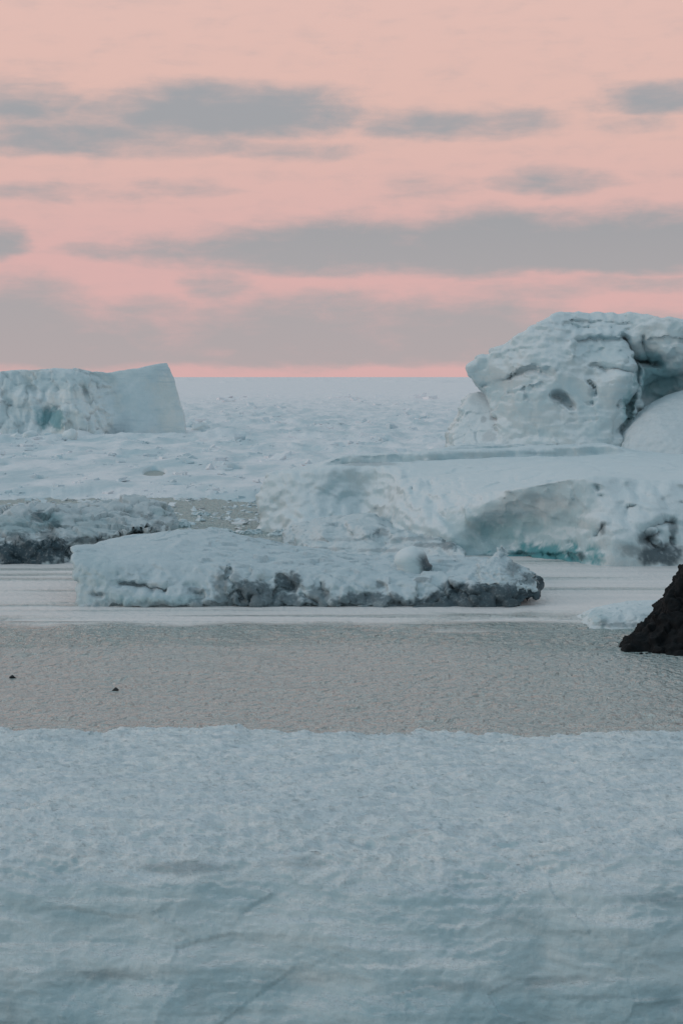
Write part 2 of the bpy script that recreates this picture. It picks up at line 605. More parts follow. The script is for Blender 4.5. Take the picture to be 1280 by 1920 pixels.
def ice_material(name, fine=0.25, snow=SNOW, ice=ICE, warm=(0.66, 0.71, 0.715, 1), blue=(0.07, 0.31, 0.35, 1), dirt_shade=(0.050, 0.080, 0.098, 1), bstr=0.5):
    m, nt, b = new_mat(name)
    pos = world_pos(nt)
    geo = nt.nodes.new('ShaderNodeNewGeometry')
    sp = nt.nodes.new('ShaderNodeSeparateXYZ')
    nt.links.new(geo.outputs['Normal'], sp.inputs[0])
    big, _ = noise_n(nt, pos, 0.35 / fine * 0.25, 5, 0.6)
    med, _ = noise_n(nt, pos, 1.0 / fine, 5, 0.6)
    bed, _ = noise_n(nt, scaled(nt, pos, (0.25 / fine, 0.25 / fine, 2.2 / fine)), 0.35, 4, 0.6)
    up = maprange(nt, math_n(nt, 'ADD', sp.outputs[2], math_n(nt, 'MULTIPLY', math_n(nt, 'SUBTRACT', med, 0.5), 0.22)), 0.1, 0.75)
    face = mixcol(nt, maprange(nt, big, 0.42, 0.62), ice, warm)
    face = mixcol(nt, math_n(nt, 'MULTIPLY', maprange(nt, bed, 0.5, 0.68), 0.35), face, (0.44, 0.58, 0.64, 1))
    c = mixcol(nt, up, face, snow)
    c = mixcol(nt, math_n(nt, 'MULTIPLY', attr(nt, 'blue'), 0.92), c, blue)
    dd = math_n(nt, 'MULTIPLY', attr(nt, 'dirt_shade'), maprange(nt, med, 0.25, 0.5, 0.72, 1.0))  # dirt and wet ice, plus shade painted into some hollows
    c = mixcol(nt, dd, c, dirt_shade)
    nt.links.new(c, b.inputs['Base Color'])
    rg = maprange(nt, math_n(nt, 'MAXIMUM', attr(nt, 'dirt_shade'), attr(nt, 'blue')), 0, 1, 0.75, 0.32)
    nt.links.new(rg, b.inputs['Roughness'])
    b.inputs['IOR'].default_value = 1.31
    f1, _ = noise_n(nt, pos, 2.2 / fine, 6, 0.65)
    n1 = bump(nt, f1, bstr, fine * 0.6)
    nt.links.new(n1, b.inputs['Normal'])
    return m


M_ICE_NEAR = ice_material("glacier_ice_near", 0.22)
M_ICE_OLD = ice_material("old_floe_ice", 0.22, (0.63, 0.70, 0.74, 1), (0.53, 0.645, 0.68, 1), (0.60, 0.66, 0.67, 1))
M_ICE_MID = ice_material("glacier_ice_mid", 0.35, ice=(0.525, 0.65, 0.69, 1), warm=(0.585, 0.65, 0.665, 1))
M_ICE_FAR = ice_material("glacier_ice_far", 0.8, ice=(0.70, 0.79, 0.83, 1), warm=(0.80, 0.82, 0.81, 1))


def snow_shelf_material():
    m, nt, b = new_mat("wind_packed_snow")
    pos = world_pos(nt)
    geo = nt.nodes.new('ShaderNodeNewGeometry')
    sp = nt.nodes.new('ShaderNodeSeparateXYZ')
    nt.links.new(geo.outputs['Normal'], sp.inputs[0])
    a, _ = noise_n(nt, scaled(nt, pos, (0.5, 1.3, 3.0)), 1.1, 6, 0.62, 0.4)
    s, _ = noise_n(nt, scaled(nt, pos, (0.42, 0.42, 1.3)), 1.2, 6, 0.62, 0.6)
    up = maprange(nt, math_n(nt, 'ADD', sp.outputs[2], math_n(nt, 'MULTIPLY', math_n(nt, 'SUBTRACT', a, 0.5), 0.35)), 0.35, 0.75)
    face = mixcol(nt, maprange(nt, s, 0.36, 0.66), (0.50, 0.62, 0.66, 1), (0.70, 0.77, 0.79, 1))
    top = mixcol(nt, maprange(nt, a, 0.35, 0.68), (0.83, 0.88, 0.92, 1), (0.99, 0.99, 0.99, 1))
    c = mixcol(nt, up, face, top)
    c = mixcol(nt, math_n(nt, 'MULTIPLY', attr(nt, 'blue'), 0.5), c, (0.36, 0.54, 0.60, 1))
    c = mixcol(nt, attr(nt, 'dirt_shade'), c, (0.16, 0.21, 0.23, 1))
    nt.links.new(c, b.inputs['Base Color'])
    b.inputs['Roughness'].default_value = 0.7
    b.inputs['IOR'].default_value = 1.31
    f1, _ = noise_n(nt, scaled(nt, pos, (1.0, 2.2, 3.0)), 2.4, 6, 0.65)
    f2, _ = noise_n(nt, pos, 16.0, 4, 0.6)
    f3, _ = noise_n(nt, scaled(nt, pos, (0.7, 0.7, 2.2)), 1.6, 5, 0.6)
    both = math_n(nt, 'ADD', math_n(nt, 'MULTIPLY', math_n(nt, 'MULTIPLY', f1, up), 2.2), math_n(nt, 'MULTIPLY', f3, 0.3))
    nn = bump(nt, both, 0.8, 0.10)
    nn = bump(nt, f2, 0.6, 0.03, nn)
    f4, _ = noise_n(nt, pos, 45.0, 3, 0.6)
    nn = bump(nt, f4, 0.6, 0.012, nn)
    nt.links.new(nn, b.inputs['Normal'])
    return m


M_SHELF = snow_shelf_material()


def pack_material():
    m, nt, b = new_mat("pack_ice_snow")
    pos = world_pos(nt)
    a, _ = noise_n(nt, scaled(nt, pos, (0.12, 0.03, 0.1)), 1.0, 6, 0.6)
    s, _ = noise_n(nt, scaled(nt, pos, (0.6, 0.2, 0.6)), 1.0, 5, 0.6)
    c = mixcol(nt, maprange(nt, a, 0.35, 0.62), (0.56, 0.67, 0.72, 1), (0.84, 0.84, 0.87, 1))
    c = mixcol(nt, math_n(nt, 'MULTIPLY', maprange(nt, s, 0.55, 0.72), 0.35), c, (0.42, 0.54, 0.60, 1))
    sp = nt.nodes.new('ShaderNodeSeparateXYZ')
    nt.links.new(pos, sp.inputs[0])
    c = mixcol(nt, maprange(nt, sp.outputs[1], 330.0, 1500.0, 0.0, 0.85), c, (0.95, 0.90, 0.92, 1))  # distance haze put into the colour: paler and pinker farther out
    nt.links.new(c, b.inputs['Base Color'])
    b.inputs['Roughness'].default_value = 0.75
    f1, _ = noise_n(nt, scaled(nt, pos, (0.8, 0.35, 0.8)), 1.2, 6, 0.65)
    nt.links.new(bump(nt, f1, 0.5, 0.35), b.inputs['Normal'])
    return m


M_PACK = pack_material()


def water_material():
    m, nt, b = new_mat("cold_sea_water")
    pos = world_pos(nt)
    sp = nt.nodes.new('ShaderNodeSeparateXYZ')
    nt.links.new(pos, sp.inputs[0])
    # slick lanes: pale pink sky reflection put into a matt base colour; the wind-ruffled sea is milky with ice crystals
    open_sea = attr(nt, 'ruffle')
    far = maprange(nt, sp.outputs[1], 160.0, 185.0)
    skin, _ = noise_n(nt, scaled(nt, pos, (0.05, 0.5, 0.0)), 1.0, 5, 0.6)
    slick_sheen = mixcol(nt, maprange(nt, skin, 0.35, 0.65), (0.90, 0.82, 0.805, 1), (0.80, 0.75, 0.74, 1))
    nt.links.new(mixcol(nt, open_sea, slick_sheen, (0.46, 0.59, 0.58, 1)), b.inputs['Base Color'])
    nt.links.new(maprange(nt, open_sea, 0.0, 1.0, 1.4, 2.4), b.inputs['IOR'])
    nt.links.new(math_n(nt, 'ADD', maprange(nt, open_sea, 0.0, 1.0, 0.5, 0.20), math_n(nt, 'MULTIPLY', far, 0.40)), b.inputs['Roughness'])
    w1, _ = noise_n(nt, scaled(nt, pos, (1.9, 1.6, 0)), 1.0, 3, 0.55, 0.0)
    w2, _ = noise_n(nt, scaled(nt, pos, (0.03, 0.6, 0)), 1.0, 3, 0.6, 0.0)
    hgt = math_n(nt, 'ADD', math_n(nt, 'MULTIPLY', w1, maprange(nt, open_sea, 0.0, 1.0, 0.09, 1.0)), math_n(nt, 'MULTIPLY', w2, 0.04))
    nt.links.new(bump(nt, hgt, 1.0, 2.3), b.inputs['Normal'])
    return m


M_WATER = water_material()


def rock_material():
    m, nt, b = new_mat("dark_basalt")
    pos = world_pos(nt)
    a, _ = noise_n(nt, pos, 1.6, 6, 0.65)
    c = mixcol(nt, maprange(nt, a, 0.4, 0.7), (0.004, 0.0055, 0.007, 1), (0.011, 0.012, 0.014, 1))
    nt.links.new(c, b.inputs['Base Color'])
    b.inputs['Roughness'].default_value = 0.9
    b.inputs['Specular IOR Level'].default_value = 0.3
    f, _ = noise_n(nt, pos, 5, 6, 0.7)
    nt.links.new(bump(nt, f, 0.7, 0.08), b.inputs['Normal'])
    return m


M_ROCK = rock_material()


def seal_material():
    m, nt, b = new_mat("wet_dark_fur")
    pos = world_pos(nt)
    a, _ = noise_n(nt, pos, 14, 4, 0.6)
    c = mixcol(nt, maprange(nt, a, 0.4, 0.65), (0.010, 0.012, 0.013, 1), (0.030, 0.032, 0.033, 1))
    nt.links.new(c, b.inputs['Base Color'])
    b.inputs['Roughness'].default_value = 0.35
    return m


M_SEAL = seal_material()


# ------------------------------------------------------------------ the sea
def structure(o):
    o['kind'] = 'structure'
    return o


def build_sea():
    L = 60000.0
    xs = np.concatenate([[-L, -4000, -600, -160, -70, -40], np.arange(-25, 25.01, 0.14), [40, 70, 160, 600, 4000, L]])
    ys = np.concatenate([[-2000, -200, 20, 60], np.arange(78, 126, 0.21), np.arange(126, 246, 0.8), [260, 400, 1500, 9000, L]])
    X, Y = np.meshgrid(xs, ys, indexing='ij')
    x, y = X.ravel(), Y.ravel()
    o = np.zeros_like(x)
    yy = y + 7.0 * fbm(np.stack([x * 0.03, y * 0.09, o], 1), 201, 4, 0.55) + 1.5 * fbm(np.stack([x * 0.25, y * 0.3, o], 1), 203, 3)
    ruf = sstep(122.0, 116.0, yy) * (0.72 + 0.28 * sstep(105.0, 109.5, yy)) + 0.95 * sstep(168.0, 185.0, yy)
    ruf = np.maximum(ruf, 0.5 * sstep(0.05, 0.5, fbm(np.stack([x * 0.018, y * 0.40, o], 1), 205, 4)))
    gust = 0.75 + 0.5 * sstep(-0.3, 0.4, fbm(np.stack([x * 0.09, y * 0.05, o], 1), 207, 3))
    rng = np.random.default_rng(31)
    z = np.zeros_like(x)
    zone = (np.abs(x) < 26) & (y > 77) & (y < 250)
    xz, yz = x[zone], y[zone]
    acc = np.zeros_like(xz)
    for k in range(64):                                   # wind sea: many short trains, mostly running towards the shore
        lam = 0.85 * (4.6 / 0.85) ** (rng.random() ** 1.25)
        th = rng.normal(-math.pi / 2, 0.55)
        kx, ky = 2 * math.pi / lam * math.cos(th), 2 * math.pi / lam * math.sin(th)
        ph = kx * xz + ky * yz + rng.uniform(0, 6.28)
        acc += lam ** 0.85 * (np.sin(ph) + 0.25 * np.cos(2 * ph))
    near_w = sstep(245, 200, yz) * sstep(26, 23, np.abs(xz))
    z[zone] = 0.0034 * acc * (0.05 + ruf[zone]) * gust[zone] * near_w
    V = np.stack([x, y, z], 1)
    n, m = X.shape
    i = (np.arange(n - 1)[:, None] * m + np.arange(m - 1)[None, :]).ravel()
    Q = np.stack([i, i + m, i + m + 1, i + 1], 1)
    structure(mesh_obj("sea_water", V, Q, M_WATER, None, {'ruffle': np.clip(ruf, 0, 1)}))


build_sea()


# ------------------------------------------------------------------ pack ice out to the horizon
def edge_shift(px):
    q = np.zeros_like(px)
    return 8 * fbm(np.stack([px / 70, q, q], 1), 5, 3) + 2.0 * fbm(np.stack([px / 13, q + 3, q], 1), 6, 3)


def pack_height(x, y):
    q = np.stack([x, y, np.zeros_like(x)], 1)
    px = 640 + x / y * F
    py = HZ + H / y * F
    lump = fbm(q / np.array([11, 30, 1]), 11, 4, 0.5)
    ridge = fbm(q / np.array([34, 90, 1]), 31, 4, 0.5, True)
    fine = fbm(q / np.array([2.6, 6.0, 1]), 41, 3, 0.55)
    swell = fbm(q / np.array([160, 500, 1]), 51, 3)
    z = 0.55 + 0.34 * lump + 0.26 * np.clip(ridge - 0.1, 0, 2) * 2 + 0.10 * fine
    hum = fbm(q / np.array([22, 46, 1]), 61, 4, 0.55, True)
    z += sstep(270, 400, y) * (0.9 * np.clip(ridge, 0, 2) + 0.7 * np.clip(lump, 0, 1) + 1.9 * np.clip(hum - .12, 0, 2))
    z = np.where(y > 900, 0.8 + (z - 0.5) * np.clip(900 / y, 0.25, 1) + 1.2 * np.clip(swell, 0, 1), z)
    z = z + sstep(1500, 5000, y) * 20.0 * np.clip(fbm(q / np.array([420, 2600, 1]), 71, 4, 0.55, True) - .3, 0, .65)
    z = np.maximum(z, 0.16)
    # open leads and pools where the sea shows through
    for a, b, rx, ry, dep in [(290, 890, 20, 8, 2.6), (75, 901, 15, 3, 2.0), (443, 883, 16, 3, 1.8), (548, 912, 26, 2.5, 1.0), (230, 862, 24, 1.8, 1.0), (20, 880, 20, 2, .9), (400, 846, 22, 1.4, .9), (150, 868, 30, 1.4, .8), (340, 915, 20, 2, .9)]:
        e = ((px - a) / rx) ** 2 + ((py - b) / ry) ** 2
        z = z - dep * sstep(1.2, 0.5, e)
    d = 936 + edge_shift(px) - py
    return np.where(d > 0.02, (0.08 + (z - 0.08) * sstep(0.0, 16.0, d)) * sstep(0.0, 0.7, d), -0.4 + 0 * z)


def build_pack():
    base = np.concatenate([[938, 936.05, 935.9, 935.7, 935.45, 935.2], np.linspace(934.9, 800, 250), np.linspace(799.4, 720, 150), np.linspace(719.6, 708.2, 50), [707.8, 707.4, 707.0]])
    us = np.concatenate([np.linspace(-1.6, -0.22, 50), np.linspace(-0.215, 0.215, 560), np.linspace(0.22, 1.6, 50)])
    U, B = np.meshgrid(us, base, indexing='ij')
    sh = edge_shift(640 + us * F)
    PY = B + sh[:, None] * sstep(860, 930, B)
    Y = H * F / (PY - HZ)
    X = U * Y
    Z = pack_height(X.ravel(), Y.ravel())
    V = np.stack([X.ravel(), Y.ravel(), Z], 1)
    n, m = X.shape
    i = (np.arange(n - 1)[:, None] * m + np.arange(m - 1)[None, :]).ravel()
    Q = np.stack([i, i + m, i + m + 1, i + 1], 1)
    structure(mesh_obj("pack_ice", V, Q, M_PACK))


build_pack()


def rock_chunk(rng, r):
    """an angular block: a cube with cut and shifted corners"""
    c = np.array([(a, b, d) for a in (-1, 1) for b in (-1, 1) for d in (-1, 1)], float) * r
    c *= rng.uniform(0.55, 1.1, (8, 1))
    c += rng.normal(0, 0.16, (8, 3)) * np.asarray(r)
    th = rng.uniform(0, 6.28)
    ti = rng.normal(0, 0.35)
    R = np.array([[math.cos(th), -math.sin(th), 0], [math.sin(th), math.cos(th), 0], [0, 0, 1]]) @ np.array([[1, 0, 0], [0, math.cos(ti), -math.sin(ti)], [0, math.sin(ti), math.cos(ti)]])
    return c @ R.T


CUBE_F = np.array([(0, 1, 3, 2), (4, 6, 7, 5), (0, 4, 5, 1), (2, 3, 7, 6), (0, 2, 6, 4), (1, 5, 7, 3)])


def build_rubble():
    rng = np.random.default_rng(4)
    n = 9000
    py = rng.uniform(745, 934, n)
    px = rng.uniform(-150, 1430, n)
    Y = H * F / (py - HZ)
    X = (px - 640) / F * Y
    dens = fbm(np.stack([px / 90, py / 14, np.zeros(n)], 1), 77, 3)
    keep = dens > rng.uniform(0.0, 0.6, n)
    X, Y = X[keep], Y[keep]
    Z = pack_height(X, Y)
    ok = Z > 0.1
    X, Y, Z = X[ok], Y[ok], Z[ok]
    Vs, Fs = [], []
    for k in range(len(X)):
        s = (0.13 + 0.50 * rng.random() ** 4) * (Y[k] / 260) ** 0.9
        Vs.append(rock_chunk(rng, (s * rng.uniform(.8, 1.9), s * rng.uniform(.8, 1.6), s * rng.uniform(.4, .8))) + (X[k], Y[k], Z[k] + 0.1 * s))
        Fs.append(CUBE_F + 8 * k)
    # brash afloat in the grey gap before the pack
    k0 = len(X)
    for k in range(1500):
        by = 936 + 64 * rng.random() ** 1.6
        bx = rng.uniform(-60, 560)
        if perlin(np.array([[bx / 40, by / 9, 3.3]]), 88)[0] < rng.uniform(-.25, .35):
            continue
        yb = H * F / (by - HZ)
        s = 0.10 + 0.30 * rng.random() ** 3
        Vs.append(rock_chunk(rng, (s * rng.uniform(.9, 2.2), s * rng.uniform(.9, 2), s * .45)) + ((bx - 640) / F * yb, yb, 0.02))
        Fs.append(CUBE_F + 8 * k0)
        k0 += 1
    V = np.concatenate(Vs)
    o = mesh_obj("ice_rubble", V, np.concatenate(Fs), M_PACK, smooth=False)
    o['kind'] = 'stuff'
    o['label'] = 'broken rubble of small ice blocks strewn over the pack ice and afloat before it'
    o['category'] = 'ice rubble'


build_rubble()

# ------------------------------------------------------------------ icebergs
Z0 = lambda V: np.zeros(len(V))


def berg_part(name, V, Q, mat, parent, blue=(), dirt_shade=(), seed=0, wob=0.55, scale=0.9, extra_dirt=None):
    bl = blobs(V, blue, seed + 1, wob, scale) if blue else Z0(V)
    di = blobs(V, dirt_shade, seed + 2, wob, scale) if dirt_shade else Z0(V)
    if extra_dirt is not None:
        di = np.maximum(di, extra_dirt)
    return mesh_obj(name, V, Q, mat, parent, {'blue': bl, 'dirt_shade': di})


# --- far berg on the left, standing in the pack ice
def far_berg():
    root = thing("tabular_iceberg", "pale blue flat-topped iceberg rising from the pack ice at left horizon", "iceberg", P(170, 818, 480) * (1, 1, 0))
    front = [(-150, 820, 478), (-150, 700, 482), (0, 815, 477), (0, 760, 479), (0, 705, 482), (60, 815, 477), (60, 740, 479), (100, 700, 482), (110, 815, 476), (120, 760, 478), (140, 725, 479), (150, 815, 476), (165, 770, 477), (190, 815, 477), (150, 700, 484),
             (212, 815, 486), (202, 765, 486), (182, 728, 486), (250, 815, 483.5), (240, 770, 484.5), (215, 728, 487), (235, 705, 488), (300, 815, 487), (300, 760, 488), (300, 690, 490), (345, 815, 490), (335, 770, 491), (318, 710, 492)]
    top = [(-150, 700, 484), (0, 697, 486), (135, 690, 486), (190, 697, 490), (305, 681, 494), (-150, 700, 520), (100, 692, 520), (300, 684, 520)]
    out = [(-170, 702), (0, 697), (60, 692), (100, 691), (135, 690), (165, 694), (195, 697), (250, 688), (290, 679), (308, 676), (314, 688), (322, 704), (328, 730), (335, 757), (343, 778), (350, 835), (-170, 835)]
    V, Q = solid(front, top, out, 484, 497, 0.36, 0.3, zmin=-1.2, warp=0.12, seed=3, taper=0.05,
                 grooves=[([(155, 726), (172, 762), (186, 795), (203, 822)], 6, 2.6), ([(95, 770), (96, 792)], 15, 2.4), ([(40, 700), (75, 740)], 6, 1.0), ([(125, 705), (150, 735)], 5, -0.9), ([(128, 765), (132, 815)], 5, -1.2), ([(30, 770), (50, 800)], 7, 0.9)])
    px, py = pix(V)
    rough = sstep(230, 190, px)
    V1 = rough_up(V, Q, [(0.8, 8, 'f'), (0.22, 3, 'ridge'), (0.7, 5, 'flute')], 3, 0.3, (0.75, 5.0))
    V2 = rough_up(V, Q, [(0.35, 9, 'f'), (0.12, 3, 'f')], 5, 0.4)
    V = V2 + (V1 - V2) * rough[:, None]
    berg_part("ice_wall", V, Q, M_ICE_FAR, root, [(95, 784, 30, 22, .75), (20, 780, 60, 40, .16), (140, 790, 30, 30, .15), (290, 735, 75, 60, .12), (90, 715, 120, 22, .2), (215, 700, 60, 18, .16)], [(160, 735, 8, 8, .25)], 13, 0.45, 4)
    # fallen blocks at its foot
    rng = np.random.default_rng(8)
    for k, (a, b, s) in enumerate([(268, 806, 1.7), (292, 808, 1.4), (312, 800, 1.9), (334, 806, 1.6), (352, 799, 1.3), (372, 806, 1.5), (60, 820, 1.3), (128, 822, 1.5), (30, 824, 1.2), (392, 795, 1.2)]):
        Y = H * F / (b + 6 - HZ)
        c = P(a, b, Y)
        Vc = rock_chunk(rng, (s * 1.5, s * 1.2, s))
        Vc = Vc * 1.5
        V3, Q3 = subdivide(Vc, CUBE_F, 3)
        V3 = V3 + 0.25 * s * np.stack([fbm(V3 / s + 9 * k + j * 31, 61, 3) for j in range(3)], 1)
        o = mesh_obj("ice_boulder", V3 + (c[0], Y, 0.5 + s * .25), Q3, M_ICE_FAR, None, {'blue': Z0(V3), 'dirt_shade': Z0(V3)}, origin=(c[0], Y, 0.5))
        tag(o, BOULDER_LABELS[k], "ice boulder", "ice boulders at the foot of the far iceberg")


BOULDER_LABELS = [
    "leftmost fallen ice block under the smooth right half of the left horizon iceberg",
    "second fallen ice block from left under the smooth half of the horizon iceberg",
    "large fallen ice block just inside the right end of the left horizon iceberg",
    "fallen ice block directly below the right end of the left horizon iceberg",
    "ice block on the pack ice just right of the left horizon iceberg's end",
    "second ice block right of the left horizon iceberg's end, on pack ice",
    "low ice block below the turquoise hollow of the left horizon iceberg, left of two",
    "low ice block below the turquoise hollow of the left horizon iceberg, right of two",
    "ice block nearest the photo's left edge at the foot of the horizon iceberg",
    "rightmost of the ice blocks trailing off the left horizon iceberg",
]


def subdivide(V, Q, times):
    """Catmull-Clark on a small cage"""
    V = np.asarray(V, float)
    Q = np.asarray(Q)
    for _ in range(times):
        fp = V[Q].mean(1)
        edges = {}
        nf = len(Q)
        E = []
        EF = []
        fe = np.zeros((nf, 4), int)
        for f in range(nf):
            for k in range(4):
                key = tuple(sorted((int(Q[f, k]), int(Q[f, (k + 1) % 4]))))
                if key not in edges:
                    edges[key] = len(E)
                    E.append(key)
                    EF.append([])
                e = edges[key]
                EF[e].append(f)
                fe[f, k] = e
        ep = np.array([(V[a] + V[b] + fp[EF[e]].sum(0)) / (2 + len(EF[e])) for e, (a, b) in enumerate(E)])
        nv = len(V)
        Fs = np.zeros_like(V)
        Rs = np.zeros_like(V)
        cnt = np.zeros(nv)
        ecnt = np.zeros(nv)
        for f in range(nf):
            for k in range(4):
                Fs[Q[f, k]] += fp[f]
                cnt[Q[f, k]] += 1
        for a, b in E:
            m = (V[a] + V[b]) / 2
            for v in (a, b):
                Rs[v] += m
                ecnt[v] += 1
        n = cnt[:, None]
        nV = (Fs / n + 2 * Rs / ecnt[:, None] + (n - 3) * V) / n
        V2 = np.concatenate([nV, ep, fp])
        Q2 = []
        for f in range(nf):
            for k in range(4):
                Q2.append((Q[f, k], nv + fe[f, k], nv + len(E) + f, nv + fe[f, k - 1]))
        V, Q = V2, np.array(Q2)
    return V, Q


far_berg()


# --- tall block on the right, behind the low shelf berg
def tall_berg():
    root = thing("tall_iceberg", "tall rounded block iceberg with overhanging left shoulder and dark crevice, at right horizon", "iceberg", P(1070, 835, 210) * (1, 1, 0))
    front = [(880, 700, 213), (890, 670, 214), (905, 735, 214), (925, 800, 210), (925, 765, 212), (930, 830, 209), (940, 660, 212), (985, 640, 210.5), (960, 700, 209), (1000, 700, 207.6), (985, 760, 208), (1000, 830, 206.5), (1055, 600, 211), (1040, 650, 208.5), (1055, 700, 206.5), (1060, 760, 206.5), (1060, 830, 205),
             (1075, 586, 213), (1120, 590, 213), (1120, 630, 209.5), (1120, 660, 208.6), (1130, 710, 206), (1120, 750, 206), (1120, 830, 204.5), (1175, 600, 212), (1180, 650, 209.5), (1185, 690, 206.5), (1188, 740, 206.5), (1175, 770, 206.3), (1160, 830, 204.5),
             (1205, 662, 212.5), (1210, 690, 212), (1210, 740, 213), (1222, 640, 209.5), (1215, 610, 210.5), (1245, 665, 209), (1280, 640, 208.5), (1280, 680, 209.5), (1280, 712, 212), (1280, 740, 213.5), (1400, 640, 208), (1400, 690, 210), (1500, 800, 214)]
    top = [(1055, 578, 214), (1130, 578, 214), (1200, 582, 215), (1280, 598, 216), (1400, 620, 216), (870, 582, 214), (1055, 582, 240), (1280, 600, 240), (1450, 640, 240)]
    out = [(925, 845), (924, 800), (920, 768), (907, 748), (892, 730), (880, 719), (872, 702), (871, 684), (876, 672), (888, 663), (918, 652), (928, 643), (955, 629), (985, 614), (1010, 600), (1035, 583), (1056, 573), (1130, 573), (1200, 577), (1240, 587), (1285, 597), (1400, 622), (1520, 680), (1560, 900), (925, 900)]
    crev = [([(1178, 632), (1186, 650), (1194, 664), (1197, 690), (1194, 712), (1186, 745), (1172, 780), (1162, 812)], 5, 2.6),
            ([(1206, 634), (1216, 660), (1226, 680)], 3, 1.0), ([(1195, 668), (1215, 676), (1240, 680)], 7, 3.0), ([(1240, 682), (1246, 676)], 3, 1.2), ([(1238, 725), (1290, 705)], 10, 1.0),
            ([(1037, 741), (1048, 746), (1060, 758)], 7, 1.6), ([(1108, 728), (1108, 738)], 4, .8), ([(1101, 754), (1104, 755)], 3.5, .7), ([(1100, 718), (1104, 725)], 3.5, 0.9),
            ([(893, 728), (912, 748)], 7, 1.2), ([(900, 730), (925, 720)], 3, .5), ([(955, 708), (985, 694), (1025, 692)], 4, 0.7), ([(995, 688), (1000, 684)], 3, .6), ([(1060, 612), (1070, 609), (1110, 611)], 3, .5), ([(1075, 640), (1090, 634), (1165, 636)], 4, .6), ([(1105, 690), (1115, 686), (1180, 694)], 4, .8),
            ([(1180, 757), (1150, 760)], 3, .6), ([(1068, 640), (1064, 670)], 6, -.5)]
    V, Q = solid(front, top, out, 210, 238, 0.19, 0.7, grooves=crev, zmin=4.0, warp=0.35, seed=7, taper=0.14,
                 steps=[([(1058, 603), (1080, 598), (1130, 600), (1190, 606)], 14, .6), ([(1066, 614), (1080, 609), (1130, 611), (1188, 616)], 14, .5), ([(1078, 634), (1095, 631), (1180, 634)], 40, .9), ([(935, 712), (965, 700), (990, 690), (1030, 694)], 30, 1.0), ([(1100, 694), (1112, 686), (1150, 686), (1190, 696)], 34, .9), ([(955, 735), (985, 722), (1010, 716)], 18, .5), ([(1200, 640), (1240, 632), (1300, 640)], 16, .6), ([(930, 668), (960, 655), (1000, 650)], 14, .4)])
    V = rough_up(V, Q, [(0.40, 5.5, 'f'), (0.06, 1.8, 'ridge'), (0.06, 1.3, 'strata'), (0.02, 0.5, 'f')], 17, 0.35, (0.22, 4.6))
    berg_part("ice_block", V, Q, M_ICE_MID, root, [(1235, 712, 50, 40, .55), (1215, 672, 28, 14, .55), (1180, 770, 14, 50, .5), (1130, 660, 55, 28, .16)], [(1048, 747, 18, 13, .35), (1196, 690, 6, 30, .35), (1107, 735, 6, 9, .25), (1102, 755, 6, 5, .25), (900, 738, 14, 14, .2)], 23, 0.35, 1.6)  # shade painted in: blue in the recess, dark in pits, crevice and overhang

    # buttress at its left foot
    V, Q = solid([(845, 835, 211), (850, 810, 212), (870, 770, 213), (890, 745, 214.5), (895, 830, 208.5), (925, 830, 207.5), (905, 770, 212), (930, 760, 213)], [(860, 770, 214), (890, 740, 216), (930, 740, 216), (850, 820, 212), (880, 745, 226), (930, 740, 226)],
                 [(834, 860), (842, 834), (846, 812), (860, 793), (865, 768), (876, 750), (888, 734), (900, 728), (935, 740), (945, 860)], 212, 226, 0.15, 0.6, zmin=4.0, warp=0.3, seed=9, taper=0.03, grooves=[([(905, 785), (907, 795)], 4, .8), ([(922, 780), (924, 790)], 4, .8), ([(918, 808), (915, 825)], 10, .8), ([(848, 815), (850, 825)], 4, .5)])
    V = rough_up(V, Q, [(0.3, 3, 'f'), (0.05, 1, 'ridge'), (0.03, .5, 'f')], 27, 0.4, (0.2, 2.8))
    berg_part("buttress", V, Q, M_ICE_MID, root, [], [(906, 786, 6, 7, .3), (922, 784, 5, 6, .25), (917, 818, 14, 12, .22)], 29, 0.35, 1.5)  # darker tone in the carved hollows

    # smooth bank of drifted snow in front of the crevice
    V, Q = solid([(1160, 850, 201), (1165, 818, 202.5), (1200, 775, 205.5), (1240, 748, 207), (1280, 733, 208), (1220, 860, 199), (1280, 860, 198), (1240, 800, 201.5), (1280, 790, 202), (1350, 860, 198), (1350, 780, 202), (1350, 730, 207), (1450, 860, 199), (1450, 770, 206)],
                 [(1165, 818, 204), (1200, 774, 206.5), (1240, 746, 208), (1280, 731, 209), (1350, 724, 209), (1450, 750, 209), (1200, 774, 214), (1280, 731, 214), (1450, 750, 214)],
                 [(1150, 880), (1160, 835), (1166, 815), (1180, 796), (1200, 773), (1222, 756), (1242, 744), (1280, 730), (1340, 722), (1430, 740), (1520, 800), (1540, 880)], 206, 214, 0.2, 1.4, zmin=4.0, warp=0.12, seed=12)
    V = rough_up(V, Q, [(0.20, 4, 'f'), (0.10, 0.7, 'f')], 37, 0.8)
    berg_part("snow_bank", V, Q, M_ICE_MID, root, [], [], 39, extra_dirt=0.10 + 0.10 * np.clip(fbm(V / .35, 38, 3), 0, 1))


tall_berg()


